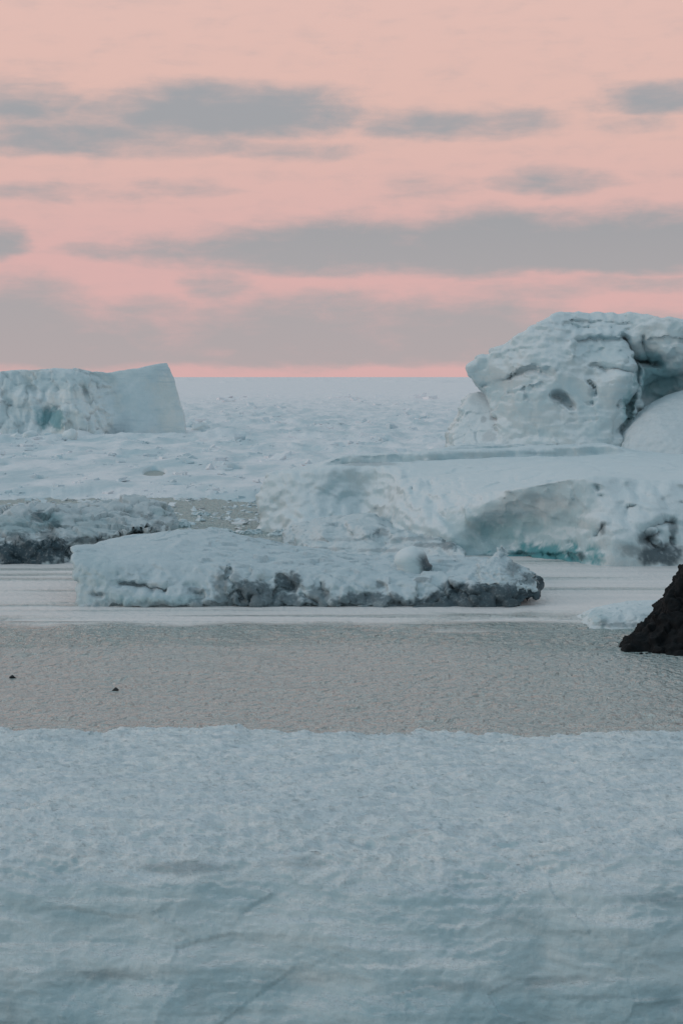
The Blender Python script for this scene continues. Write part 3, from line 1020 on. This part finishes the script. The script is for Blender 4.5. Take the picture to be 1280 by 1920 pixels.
# --- long low berg with the turquoise hollow
def shelf_berg():
    root = thing("shelf_iceberg", "long low pale iceberg with a turquoise hollow at the waterline, below the tall block", "iceberg", P(960, 1050, 160) * (1, 1, 0))
    front = [(490, 1000, 187), (490, 890, 190.5), (545, 1000, 184), (560, 940, 186), (600, 1010, 182), (610, 930, 186.5), (625, 876, 188), (690, 880, 188.5), (650, 985, 184), (690, 940, 187), (705, 980, 183), (735, 880, 187), (725, 920, 184),
             (750, 1010, 170), (755, 960, 172), (745, 920, 178), (780, 890, 182), (800, 930, 173), (800, 1020, 166), (840, 1020, 163), (840, 970, 165), (860, 930, 169), (880, 900, 175),
             (880, 1060, 162), (880, 1000, 163.2), (880, 955, 164), (920, 1062, 161), (920, 990, 163.6), (920, 945, 162.6), (905, 930, 161.5), (960, 1030, 162), (960, 985, 163), (960, 930, 161), (960, 917, 160), (1010, 1050, 160), (1010, 980, 161.2), (1010, 920, 159.5), (1010, 908, 158.8), (1060, 1050, 157.5), (1060, 980, 159), (1060, 910, 157.5), (1060, 898, 157.5), (1105, 1062, 154.5), (1105, 980, 156), (1108, 905, 156.5), (1112, 893, 157),
             (1130, 1062, 153), (1130, 990, 153.8), (1130, 905, 157), (1170, 1062, 153), (1170, 960, 155), (1200, 1062, 153), (1200, 1000, 153.4), (1200, 950, 155), (1200, 905, 158), (1250, 1062, 153), (1250, 990, 154.5), (1250, 920, 156.5), (1300, 1062, 153), (1300, 900, 158), (1450, 1062, 154), (1450, 900, 159)]
    top = [(490, 888, 192), (560, 880, 192), (625, 872, 190), (700, 870, 190), (760, 870, 189), (760, 884, 184), (800, 900, 178), (800, 868, 190), (860, 925, 169), (860, 890, 178), (860, 866, 190), (900, 930, 162), (900, 880, 180), (900, 858, 195), (960, 915, 160.5), (960, 880, 175), (1000, 856, 196), (1010, 907, 159.5), (1060, 897, 158.5), (1110, 892, 158), (1110, 870, 175), (1110, 846, 200),
           (1200, 898, 159), (1200, 870, 177), (1200, 846, 200), (1300, 895, 160), (1300, 850, 200), (1450, 895, 161), (1450, 850, 200), (490, 882, 205), (620, 862, 205), (760, 852, 205), (900, 844, 205), (1000, 838, 208), (1110, 834, 209), (1300, 836, 209), (500, 872, 218), (700, 850, 218), (900, 840, 216), (1300, 834, 216)]
    out = [(488, 1040), (486, 985), (490, 960), (484, 930), (492, 905), (505, 885), (530, 874), (560, 868), (600, 855), (700, 835), (900, 800), (1500, 780), (1540, 1080), (488, 1080)]
    V, Q = solid(front, top, out, 190, 216, 0.20, 0.35, zmin=-0.9, warp=0.4, seed=21, taper=0.1,
                 grooves=[([(780, 1046 - 20), (800, 1046 - 18)], 8, .5)],
                 tgrooves=[([(780, 884, 183), (900, 872, 182), (1000, 868, 181), (1100, 866, 181)], 1.6, 0.35)],
                 scarps=[([(590, 872, 193), (660, 868, 193), (740, 866, 193), (800, 862, 193), (900, 857, 195), (1000, 851, 197), (1120, 848, 198), (1190, 850, 198)], .75),
                         ([(800, 850, 203), (1000, 842, 205), (1150, 842, 206), (1200, 842, 206)], .4)])
    # waterline notch, bedding ledges and hollow of the nearer half
    px, py = pix(V)
    N = normals(V, Q)
    face = sstep(0.6, 0.2, N[:, 2])
    notch = sstep(948, 962, px) * sstep(1098, 1080, px) * sstep(1034, 1040, py) * sstep(1070, 1062, py)
    V[:, 1] += 0.8 * notch * face
    for k, (r0, w) in enumerate([(922, 3.0), (932, 3.5), (943, 4.0), (951, 3.0)]):
        wv = 3 * np.sin(px / 37 + k) + 2 * np.sin(px / 13 + 2 * k)
        V[:, 1] += 0.42 * face * sstep(1140, 1160, px) * np.exp(-((py - r0 - wv) / w) ** 2)
    V[:, 1] += 0.9 * face * np.exp(-(line_dist([(1132, 975), (1130, 990), (1122, 1002)], px, py) / 4.5) ** 2)
    V[:, 1] += 0.7 * face * np.exp(-(line_dist([(1116, 900), (1122, 918), (1128, 932)], px, py) / 4.0) ** 2)
    V[:, 1] += 1.4 * face * np.exp(-(line_dist([(1210, 1010), (1235, 990), (1255, 980)], px, py) / 9) ** 2) + 1.2 * face * np.exp(-(line_dist([(1210, 1010), (1235, 1030), (1262, 1025), (1258, 990)], px, py) / 6) ** 2)
    V = rough_up(V, Q, [(0.30, 7, 'f'), (0.04, 2.2, 'ridge'), (0.08, 1.4, 'strata'), (0.06, 1.2, 'flute'), (0.02, 0.45, 'f')], 41, 0.55, (0.13, 4.2))
    berg_part("ice_body", V, Q, M_ICE_MID, root,
              [(930, 1012, 60, 42, .52), (975, 985, 55, 25, .34), (890, 1030, 45, 35, .4), (1015, 1048, 110, 32, 1.0), (870, 990, 40, 40, .3), (1050, 1000, 60, 50, .16), (1090, 1050, 24, 12, .6)],
              [(1245, 1040, 45, 26, .9), (1215, 1010, 26, 16, .75), (1180, 1030, 24, 14, .45), (1262, 990, 10, 24, .6), (1130, 990, 5, 16, .6), (1090, 1043, 9, 9, .8), (975, 1038, 40, 4, .6), (905, 1045, 22, 6, .6), (690, 870, 60, 4, .3), (1010, 850, 30, 3, .2), (890, 1000, 20, 40, .15)], 43, 0.4, 1.4)  # wet dark ice; thin strips under scarp lip and notch are painted shade

    # broken foot in front of its left half
    V, Q = solid([(535, 1018, 175), (548, 990, 178), (600, 1040, 163.5), (600, 985, 172), (640, 975, 175), (660, 1050, 160), (680, 970, 172), (680, 1005, 166), (712, 1000, 168), (720, 1052, 159), (740, 1005, 165), (780, 1055, 158), (780, 1012, 162), (840, 1058, 157), (835, 1012, 160)],
                 [(548, 988, 179), (600, 978, 178), (600, 1012, 168), (640, 971, 178), (690, 963, 177), (680, 1000, 168), (712, 982, 174), (740, 990, 172), (740, 1018, 164), (790, 992, 169), (838, 998, 165), (800, 1022, 161.5), (560, 982, 190), (690, 965, 188), (790, 990, 182), (840, 998, 176)],
                 [(530, 1090), (535, 1012), (548, 988), (575, 982), (600, 976), (640, 968), (680, 960), (702, 966), (715, 983), (740, 988), (760, 984), (800, 990), (835, 996), (848, 1012), (855, 1090)], 174, 188, 0.15, 0.4, seed=25, warp=0.4,
                 grooves=[([(705, 985), (712, 1000), (722, 1006)], 7, 1.5), ([(770, 1000), (780, 1008)], 5, .6), ([(815, 1004), (825, 1015)], 6, .7)],
                 scarps=[([(560, 1010, 169), (640, 1010, 167), (720, 1012, 165), (800, 1014, 163)], .5)])
    px, py = pix(V)
    V = rough_up(V, Q, [(0.35, 2.6, 'f'), (0.08, .9, 'ridge'), (0.03, .35, 'f')], 47, 0.6, (0.24, 1.8))
    berg_part("ice_foot", V, Q, M_ICE_MID, root, [], [(715, 998, 14, 12, .5), (838, 1020, 18, 14, .65), (800, 1022, 30, 7, .5), (600, 1029, 60, 4, .4), (720, 1032, 60, 5, .4), (640, 1012, 90, 4, .3), (780, 1010, 60, 5, .4)], 53, 0.4, 1.0, extra_dirt=0.13 + Z0(V))


shelf_berg()


# --- berg with the black waterline at the left edge
def dark_berg():
    root = thing("dirty_iceberg", "low grey iceberg with black wet waterline, cut by the left edge", "iceberg", P(100, 1057, 156) * (1, 1, 0))
    front = [(-120, 1057, 155), (-120, 985, 158), (0, 1057, 155), (0, 1020, 155.5), (0, 985, 157.5), (50, 1057, 155), (50, 1015, 155.6), (60, 975, 158.5), (110, 1057, 155.3), (105, 1010, 156), (115, 985, 159), (140, 1040, 158), (150, 1015, 157.5), (200, 1040, 159), (200, 1012, 158), (240, 1030, 161), (262, 1005, 162), (240, 995, 159), (280, 1000, 160), (300, 1020, 162), (300, 985, 161)]
    top = [(-120, 960, 164), (0, 959, 164), (0, 978, 158.5), (58, 943, 163), (90, 964, 161), (100, 949, 168), (115, 984, 160.5), (150, 992, 159.5), (150, 957, 167), (170, 948, 170), (220, 992, 160.5), (225, 933, 172), (240, 966, 166), (260, 940, 171), (285, 962, 168), (300, 975, 166), (0, 954, 175), (225, 942, 176)]
    out = [(-140, 1075), (-140, 957), (0, 957), (30, 950), (58, 940), (75, 947), (100, 950), (140, 948), (170, 944), (190, 945), (205, 936), (225, 931), (240, 940), (262, 938), (275, 953), (288, 956), (299, 972), (307, 990), (308, 1012), (302, 1075)]
    V, Q = solid(front, top, out, 163, 175, 0.115, 0.45, seed=31, warp=0.4,
                 grooves=[([(240, 1004), (258, 998), (275, 1003)], 8, 2.2), ([(230, 960), (250, 975)], 4, .7), ([(282, 975), (302, 1005)], 5, .9)],
                 tgrooves=[([(62, 962, 163), (90, 970, 161.5), (115, 990, 160.2)], 1.0, 0.8), ([(115, 960, 170), (180, 960, 170)], .8, .35), ([(225, 952, 170), (262, 975, 166)], .6, .45)])
    V = rough_up(V, Q, [(0.30, 2.6, 'f'), (0.10, .9, 'ridge'), (0.04, .35, 'f')], 57, 0.75, (0.5, 1.9))
    berg_part("ice_body", V, Q, M_ICE_NEAR, root, [(88, 975, 34, 18, .5), (30, 985, 60, 20, .35), (180, 985, 60, 25, .2), (300, 960, 20, 10, .3)],
              [(40, 1042, 120, 34, 1.0), (100, 1030, 40, 32, 1.0), (-40, 1040, 60, 34, 1.0), (40, 1012, 30, 20, .75), (90, 1005, 26, 14, .7), (160, 1012, 60, 7, .75), (78, 970, 24, 13, .75), (102, 985, 16, 12, .7), (200, 1014, 60, 6, .7), (245, 1010, 12, 12, .9), (262, 1000, 18, 8, .9), (297, 990, 8, 20, .65), (240, 960, 20, 8, .35), (145, 960, 30, 6, .35), (280, 970, 14, 8, .55), (262, 962, 12, 6, .5), (292, 985, 8, 12, .6)], 59, 0.4, 1.0, extra_dirt=0.26 + Z0(V))  # wet dirty ice; shade under the arch and in the crest hollow painted too


dark_berg()


# --- the berg in front, with dome and horn
def front_berg():
    root = thing("flat_iceberg", "long flat snow-topped iceberg with dark broken waterline, floating alone in front", "iceberg", P(560, 1138, 127) * (1, 1, 0))
    front = [(125, 1138, 127), (122, 1040, 129), (150, 1138, 126.6), (150, 1060, 127.5), (210, 1138, 126), (210, 1110, 126), (210, 1070, 127.2), (280, 1138, 125.7), (280, 1112, 125.8), (280, 1090, 127.2), (280, 1055, 128), (350, 1138, 125.8), (350, 1118, 125.9), (350, 1095, 127), (350, 1060, 128.2), (420, 1138, 126), (420, 1100, 126.6), (420, 1060, 128.2), (500, 1138, 126), (480, 1100, 126.4), (500, 1075, 127.8), (580, 1138, 126), (570, 1105, 126.9), (590, 1075, 128), (640, 1138, 126), (640, 1105, 126.4), (660, 1078, 127.8),
             (740, 1138, 125.9), (740, 1110, 126.3), (740, 1085, 127.6), (800, 1138, 126), (800, 1105, 126.5), (820, 1080, 128), (880, 1138, 126), (880, 1105, 126.2), (880, 1080, 127.6), (950, 1138, 126), (950, 1105, 126.2), (950, 1075, 127), (1000, 1120, 126.8), (1010, 1095, 127.6), (985, 1075, 128.2)]
    top = [(122, 1026, 131), (130, 1024, 137), (150, 1050, 128.5), (250, 1014, 139), (260, 1045, 129.5), (350, 993, 141), (350, 1050, 129.5), (420, 1000, 140), (430, 1055, 129.2), (500, 1018, 139), (510, 1064, 128.8), (600, 1034, 138), (590, 1066, 128.8), (700, 1052, 136), (680, 1074, 128.6), (770, 1052, 134), (760, 1080, 128.6), (820, 1042, 136), (830, 1076, 128.8), (880, 1046, 135), (890, 1075, 128.8), (930, 1050, 133), (945, 1062, 129), (985, 1074, 129.5), (1005, 1085, 129.2), (350, 996, 145), (120, 1024, 142), (600, 1036, 145), (820, 1046, 144), (960, 1060, 138)]
    out = [(148, 1160), (150, 1125), (153, 1112), (147, 1100), (152, 1090), (140, 1077), (142, 1066), (126, 1058), (128, 1046), (120, 1035), (123, 1023), (180, 1016), (250, 1000), (350, 984), (500, 1002), (600, 1024), (700, 1036), (820, 1030), (900, 1038), (960, 1052), (985, 1066), (1005, 1074), (1012, 1086), (1013, 1104), (1008, 1118), (985, 1126), (965, 1135), (945, 1145), (940, 1160)]
    V, Q = solid(front, top, out, 128, 146, 0.098, 0.40, seed=33, warp=0.28,
                 grooves=[([(228, 1089), (260, 1095), (312, 1104)], 5, .9), ([(365, 1105), (380, 1112)], 7, .6), ([(180, 1114), (195, 1113)], 5, .5),
                          ([(432, 1068), (436, 1095), (450, 1118)], 6, .6), ([(530, 1085), (545, 1100), (520, 1115)], 8, .6), ([(565, 1110), (590, 1122)], 4, .4), ([(605, 1090), (604, 1112)], 4, .5), ([(710, 1092), (716, 1100)], 6, .5), ([(845, 1092), (850, 1105)], 6, .5), ([(220, 1134), (420, 1132), (700, 1136)], 4, .5)],
                 tgrooves=[([(250, 1040, 130), (330, 1046, 130.5), (400, 1042, 131)], .7, -.25), ([(330, 1035, 133), (345, 1022, 135)], .5, -.3), ([(600, 1055, 131), (700, 1062, 131)], .8, .25), ([(780, 1066, 131.5), (830, 1070, 130.5)], .6, .35)])
    px, py = pix(V)
    calm = sstep(420, 330, px)
    Va = rough_up(V, Q, [(0.24, 2.0, 'f'), (0.10, .8, 'ridge'), (0.05, .3, 'f')], 61, 0.42, (0.34, 1.4))
    Vb = rough_up(V, Q, [(0.20, 2.0, 'f'), (0.06, .7, 'ridge'), (0.07, .6, 'flute'), (0.03, .3, 'f')], 63, 0.5, (0.14, 2.0))
    V = Va + (Vb - Va) * calm[:, None]
    # black wet ice along the waterline, ragged upwards
    px, py = pix(V)
    n = fbm(V / 1.1, 91, 4, 0.6)
    n2 = fbm(V / 0.35, 95, 3, 0.6)
    hmax = np.interp(px, [150, 215, 300, 400, 425, 520, 560, 620, 660, 740, 775, 800, 850, 930, 1000, 1015], [.05, .38, .34, .42, .85, 1.15, .6, .45, .62, .55, .35, .55, 1.0, 1.1, 1.5, 1.7])
    hmax = hmax * 1.35
    wet = sstep(hmax * 1.15, hmax * 0.55, V[:, 2] - 0.42 * n * (hmax + .2) - 0.22 * n2) * np.interp(px, [150, 230, 400, 450, 700, 830, 1015], [.15, .4, .5, .8, .7, .9, .95])
    berg_part("ice_body", V, Q, M_ICE_OLD, root, [(170, 1070, 60, 40, .14), (300, 1125, 120, 10, .25)],
              [(440, 1082, 10, 16, .4), (540, 1092, 12, 16, .55), (365, 1108, 18, 8, .45), (260, 1096, 34, 3, .35), (188, 1114, 14, 5, .35), (605, 1100, 6, 14, .5), (712, 1096, 10, 7, .55), (856, 1098, 16, 10, .65), (930, 1095, 20, 10, .35), (470, 1108, 50, 22, .85), (540, 1095, 26, 26, .85), (415, 1092, 18, 24, .5), (600, 1115, 30, 16, .6), (680, 1122, 50, 12, .8), (900, 1112, 90, 20, .95), (845, 1098, 26, 12, .7), (995, 1098, 24, 26, .95), (962, 1066, 18, 16, .5), (790, 1086, 14, 5, .5)], 67, 0.4, 0.8, extra_dirt=wet)  # wet dirty ice, with shade of grooves and horn hollow painted in

    # rounded dome of old snow
    Vc, Qc = sphere(36, 24)
    V = Vc * (1.2, 1.2, 1.3)
    V = V * (1 + 0.05 * fbm(Vc * 1.8, 71, 3)[:, None]) + P(771, 1060, 131.0)
    V = V + np.array([0.2, 0, 0]) * ((V[:, 2:3] - V[:, 2].mean()) < 0)
    dd = sstep(0.15, 0.6, Vc[:, 0] + 0.2 * fbm(V / .5, 73, 3)) * sstep(0.85, 0.3, Vc[:, 2]) * .95  # painted shade: the dome's right side darkened away from the sun
    mesh_obj("snow_dome", V, Qc, M_ICE_NEAR, root, {'blue': Z0(V), 'dirt_shade': dd})
    # horn at the right end
    V, Q = solid([(895, 1085, 127.2), (915, 1062, 128.2), (935, 1045, 129.2), (950, 1040, 129.4), (945, 1085, 127), (960, 1060, 128.6), (985, 1085, 127.8), (975, 1066, 129)],
                 [(910, 1052, 130.5), (930, 1044, 130.4), (943, 1023, 130), (955, 1044, 130), (980, 1064, 130), (910, 1055, 132.2), (945, 1042, 132), (980, 1066, 132)],
                 [(885, 1100), (900, 1062), (912, 1055), (918, 1047), (930, 1042), (938, 1030), (946, 1020), (952, 1032), (957, 1048), (968, 1060), (990, 1068), (1002, 1078), (1004, 1100)], 129, 132, 0.06, 0.25, zmin=0.8, seed=77, warp=0.15, grooves=[([(950, 1048), (958, 1062), (975, 1078)], 9, .5)])
    V = rough_up(V, Q, [(0.14, .9, 'f'), (0.08, .35, 'ridge')], 79, 0.5, (0.16, .5))
    berg_part("ice_horn", V, Q, M_ICE_OLD, root, [], [(962, 1064, 16, 14, .45), (990, 1085, 20, 12, .7)], 81, 0.4, .6)  # shade of the horn's hollow right side put into the colour


def sphere(nu, nv):
    V = [(0, 0, 1)]
    for j in range(1, nv):
        t = math.pi * j / nv
        for i in range(nu):
            p = 2 * math.pi * i / nu
            V.append((math.sin(t) * math.cos(p), math.sin(t) * math.sin(p), math.cos(t)))
    V.append((0, 0, -1))
    Q = []
    for i in range(nu):
        Q.append((0, 1 + i, 1 + (i + 1) % nu, 1 + (i + 1) % nu))
    for j in range(nv - 2):
        for i in range(nu):
            a = 1 + j * nu
            Q.append((a + i, a + nu + i, a + nu + (i + 1) % nu, a + (i + 1) % nu))
    e = len(V) - 1
    a = 1 + (nv - 2) * nu
    # caps as thin quads that share a midpoint-free edge are avoided: split pole fans into quads over two steps
    Q = Q[nu:]
    for i in range(0, nu, 2):
        Q.append((0, 1 + i, 1 + (i + 1) % nu, 1 + (i + 2) % nu))
        Q.append((e, a + (i + 2) % nu, a + (i + 1) % nu, a + i))
    return np.array(V, float), np.array(Q)


front_berg()


# --- small floe by the rock
def small_floe():
    V, Q = solid([(1095, 1177, 115.8), (1105, 1155, 116.5), (1125, 1177, 115.4), (1125, 1160, 115.8), (1130, 1142, 117), (1200, 1177, 115.2), (1200, 1160, 115.6), (1200, 1140, 117), (1290, 1177, 115.4), (1290, 1145, 117)],
                 [(1100, 1158, 117.5), (1120, 1140, 119), (1160, 1130, 120), (1210, 1126, 121), (1250, 1127, 121), (1300, 1132, 121), (1130, 1150, 116.5), (1200, 1148, 116.6), (1290, 1150, 116.6), (1100, 1150, 122), (1200, 1128, 123)],
                 [(1092, 1190), (1094, 1170), (1101, 1156), (1112, 1146), (1120, 1137), (1140, 1131), (1165, 1124), (1230, 1119), (1300, 1124), (1330, 1140), (1335, 1190)], 117.5, 122.5, 0.075, 0.3, seed=83, warp=0.12)
    V = rough_up(V, Q, [(0.12, 1.2, 'f'), (0.06, .4, 'ridge'), (0.05, .3, 'flute')], 83, 0.4, (0.10, .6))
    px, py = pix(V)
    c = P(1190, 1177, 118) * (1, 1, 0)
    di = blobs(V, [(1190, 1172, 90, 5, .4), (1130, 1168, 12, 8, .35)], 85, .4, .5)
    bl = blobs(V, [(1120, 1155, 24, 16, .25)], 86, .4, .5)
    o = mesh_obj("ice_floe", V, Q, M_ICE_NEAR, None, {'blue': bl, 'dirt_shade': di}, origin=c)
    tag(o, "small smooth pale ice floe beside the black rock", "ice floe")


small_floe()


# --- low growlers drifting in the gap between the bergs
def growlers():
    rng = np.random.default_rng(12)
    spec = [(330, 990, 44, 18, "pale growler just right of the black-edged iceberg's tip"),
            (405, 1004, 60, 12, "wide low growler behind the middle of the front iceberg's snowy top"),
            (470, 1003, 40, 10, "low growler between the wide growler and the low shelf iceberg"),
            (520, 1006, 34, 12, "growler touching the left foot of the long shelf iceberg"),
            (375, 968, 34, 9, "small thin growler farther back in the grey gap of water")]
    for k, (a, b, w, h, lab) in enumerate(spec):
        Y = H * F / (b - HZ)
        c = P(a, b, Y)
        sx, sz = w / F * Y / 2 * 1.3, h / F * Y * 0.8
        V, Q = subdivide(np.array([(x, y, z) for x in (-1, 1) for y in (-1, 1) for z in (-1, 1)], float) * (sx, sx * 1.1, sz), CUBE_F, 5)
        q = V / sx * 1.6 + 40 * k
        V = V + (0.24 * sx, 0.24 * sx, 0.55 * sz) * np.stack([fbm(q + 11 * j, 101 + k, 4, .6) for j in range(3)], 1)
        V = V + (c[0], Y + sx, 0.02)
        di = blobs(V, [(a, b, w * .6, 2.5, .4)], 110 + k, .5, .8)
        o = mesh_obj("growler", V, Q, M_ICE_MID, None, {'blue': Z0(V) + .12, 'dirt_shade': di}, origin=(c[0], Y + sx, 0))
        tag(o, lab, "ice chunk", "growlers drifting in the gap between the icebergs")


growlers()


# ------------------------------------------------------------------ black rock at the right edge
def rock():
    V, Q = solid([(1155, 1225, 106), (1175, 1218, 105.6), (1190, 1190, 106.4), (1210, 1218, 105.2), (1230, 1160, 106.8), (1240, 1218, 104.6), (1255, 1130, 107), (1260, 1180, 105.4), (1280, 1218, 104.2), (1285, 1070, 107.5), (1350, 1218, 103.6), (1350, 1030, 108), (1450, 1218, 104), (1450, 1030, 108)],
                 [(1160, 1210, 108), (1200, 1180, 108.5), (1250, 1125, 109), (1290, 1055, 109), (1350, 1005, 109.5), (1450, 1000, 110), (1200, 1184, 113), (1290, 1060, 113), (1450, 1005, 114)],
                 [(1155, 1240), (1161, 1217), (1172, 1204), (1180, 1196), (1190, 1186), (1203, 1184), (1209, 1174), (1216, 1164), (1227, 1154), (1233, 1144), (1244, 1134), (1252, 1124), (1255, 1106), (1261, 1091), (1272, 1078), (1284, 1060), (1310, 1035), (1350, 1005), (1450, 1000), (1520, 1060), (1540, 1240)], 107.5, 114, 0.09, 0.35, seed=91, warp=0.2)
    V = rough_up(V, Q, [(0.12, 1.4, 'f'), (0.08, .5, 'ridge'), (0.05, .2, 'f')], 93, 1.0, (0.26, 1.0))
    c = P(1300, 1220, 107) * (1, 1, 0)
    o = mesh_obj("rock_outcrop", V, Q, M_ROCK, None, None, origin=c)
    tag(o, "black jagged rock slope entering at the right edge", "rock")


rock()


# ------------------------------------------------------------------ two dark swimming animals
def swimmer(px, py, turn, label, up):
    """head with muzzle and a low back that breaks the surface; one skin"""
    Y = H * F / (py - HZ)
    c = P(px, py, Y)
    n = 28
    # spine: (along, height, half width, half height)
    sp = [(0.55, -.34, .02, .02), (0.42, -.27, .12, .10), (0.25, -.16, .17, .13), (0.12, -.06, .165, .13), (0.02, .03, .15, .125), (-0.07, .085, .14, .115), (-0.15, .09, .125, .10), (-0.22, .075, .095, .075), (-0.28, .06, .07, .055), (-0.31, .055, .03, .025)]
    V, Q = [], []
    for k, (a, z, w, hh) in enumerate(sp):
        a0, a1 = sp[max(k - 1, 0)], sp[min(k + 1, len(sp) - 1)]
        t = np.array([a1[0] - a0[0], a1[1] - a0[1]])
        t = t / np.linalg.norm(t)
        for i in range(n):
            th = 2 * math.pi * i / n
            V.append((a + t[1] * -math.sin(th) * hh * -1 * -1, math.cos(th) * w, z + up + abs(t[0]) * math.sin(th) * hh))
    for k in range(len(sp) - 1):
        for i in range(n):
            j = (i + 1) % n
            Q.append((k * n + i, k * n + j, k * n + n + j, k * n + n + i))
    V = np.array(V) * 0.85
    ca, sa = math.cos(turn), math.sin(turn)
    V = np.stack([V[:, 0] * ca - V[:, 1] * sa, V[:, 0] * sa + V[:, 1] * ca, V[:, 2]], 1)
    o = mesh_obj("seal", V + (c[0], Y, 0), Q, M_SEAL, None, None, origin=(c[0], Y, 0))
    tag(o, label, "seal", "seals swimming in the open water")


swimmer(214, 1296, 2.6, "dark head of a swimming seal nearest the snow, left of centre", .03)
swimmer(27, 1270, 0.5, "dark seal breaking the water at the far left edge", -.04)


# ------------------------------------------------------------------ snow-covered ice edge in the foreground
def foreground():
    us = np.concatenate([np.linspace(-26, -11.2, 50), np.linspace(-11, 11, 540), np.linspace(11.2, 26, 50)])
    # profile: back foot, back rim, across the top, over the lip, down the face  (distance, height)
    prof = np.array([(60.5, -0.6), (59.4, 2.5), (58.6, 4.25), (57.2, 4.48), (52, 4.62), (47.5, 4.70), (45.0, 4.55), (43.9, 4.2), (43.2, 3.6), (42.8, 2.9), (42.5, 2.0), (42.2, 1.0), (42.0, 0.0), (41.9, -0.8)])
    seg = np.concatenate([[0], np.cumsum(np.linalg.norm(np.diff(prof, axis=0), axis=1))])
    st = np.concatenate([np.linspace(0, seg[2], 30, endpoint=False), np.linspace(seg[2], seg[6], 200, endpoint=False), np.linspace(seg[6], seg[-1], 160)])
    py_, pz_ = np.interp(st, seg, prof[:, 0]), np.interp(st, seg, prof[:, 1])
    ker = np.hanning(13)
    ker /= ker.sum()
    for _ in range(2):
        py_[6:-6] = np.convolve(py_, ker, 'valid')
        pz_[6:-6] = np.convolve(pz_, ker, 'valid')
    X, PY = np.meshgrid(us, py_, indexing='ij')
    _, PZ = np.meshgrid(us, pz_, indexing='ij')
    X, PY, PZ = X.ravel(), PY.ravel(), PZ.ravel()
    lat = np.stack([X / 5, np.zeros_like(X), np.zeros_like(X)], 1)
    topw = sstep(41.8, 45.5, PY)
    PY = PY + 0.9 * fbm(lat, 121, 3) * (1 - topw) + (1.2 * fbm(lat * 1.4 + 7, 123, 3) + .5 * fbm(lat * 7, 129, 4)) * sstep(54, 58, PY)
    PZ = PZ + 0.24 * fbm(np.stack([X / 6, PY / 5, np.zeros_like(X)], 1), 125, 3) * sstep(2.0, 4.0, PZ)
    V = np.stack([X, PY, PZ], 1)
    n, m = len(us), len(st)
    i = (np.arange(n - 1)[:, None] * m + np.arange(m - 1)[None, :]).ravel()
    Q = np.stack([i, i + 1, i + m + 1, i + m], 1)
    N = normals(V, Q)
    if N[:, 2].sum() < 0:
        Q = Q[:, ::-1]
        N = -N
    up = sstep(0.5, 0.9, N[:, 2])
    # wind-carved snow ripples on top, bedding and broken panels on the face
    sas = fbm(V * (0.9, 2.1, 0.0), 131, 5, 0.55, True)
    d = up * (0.12 * sas + 0.05 * fbm(V * (0.4, 0.7, 0), 133, 3) + 0.022 * fbm(V * (3.2, 5.5, 0), 134, 3, 0.6, True))
    bed = fbm(V * (0.10, 0.10, 1.5) + 5, 135, 4, 0.6)
    lump = fbm(V * (0.28, 0.28, 0.6), 137, 3, 0.5)
    low = sstep(1.9, 1.2, V[:, 2])
    q = np.stack([X * 0.55 + 0.3 * lump, np.zeros_like(X), V[:, 2] * 0.30 + 0.2 * lump], 1)
    d1, d2, cid, tilt = worley(q, 139)
    d += (1 - up) * (0.05 * bed + 0.20 * lump + 0.03 * fbm(V * (2.0, 2.0, 3.5), 141, 4, 0.6, True) + 0.055 * worley(V * (.40, .40, .9) + .3 * lump[:, None], 149)[3] + low * (0.22 * (cid - .5) * np.clip((d2 - d1) * 3, 0, 1)))
    V = V + N * d[:, None]
    px, py = pix(V)
    blue = np.maximum(low * (0.35 + 0.6 * cid) * (1 - up), 0.35 * blobs(V, [(120, 1690, 160, 60, 1), (700, 1700, 200, 70, .8), (480, 1660, 120, 50, .8)], 143, .4, 1.0))
    dirt_shade = blobs(V, [(210, 1832, 75, 12, .55), (320, 1628, 90, 9, .40), (90, 1600, 80, 8, .25), (1040, 1838, 80, 8, .42), (900, 1850, 90, 9, .25), (1110, 1870, 70, 6, .40), (1230, 1690, 70, 10, .35), (1250, 1880, 40, 20, .25), (20, 1880, 16, 40, .3), (560, 1620, 60, 7, .3), (370, 1870, 14, 30, .2), (500, 1845, 80, 10, .2), (980, 1720, 60, 8, .2)], 145, 1.1, 1.1, (.6, .6, 2.0), (1.7, 0.0))
    o = mesh_obj("foreground_ice_edge", V, Q, M_SHELF, None, {'blue': blue, 'dirt_shade': dirt_shade})
    structure(o)


foreground()
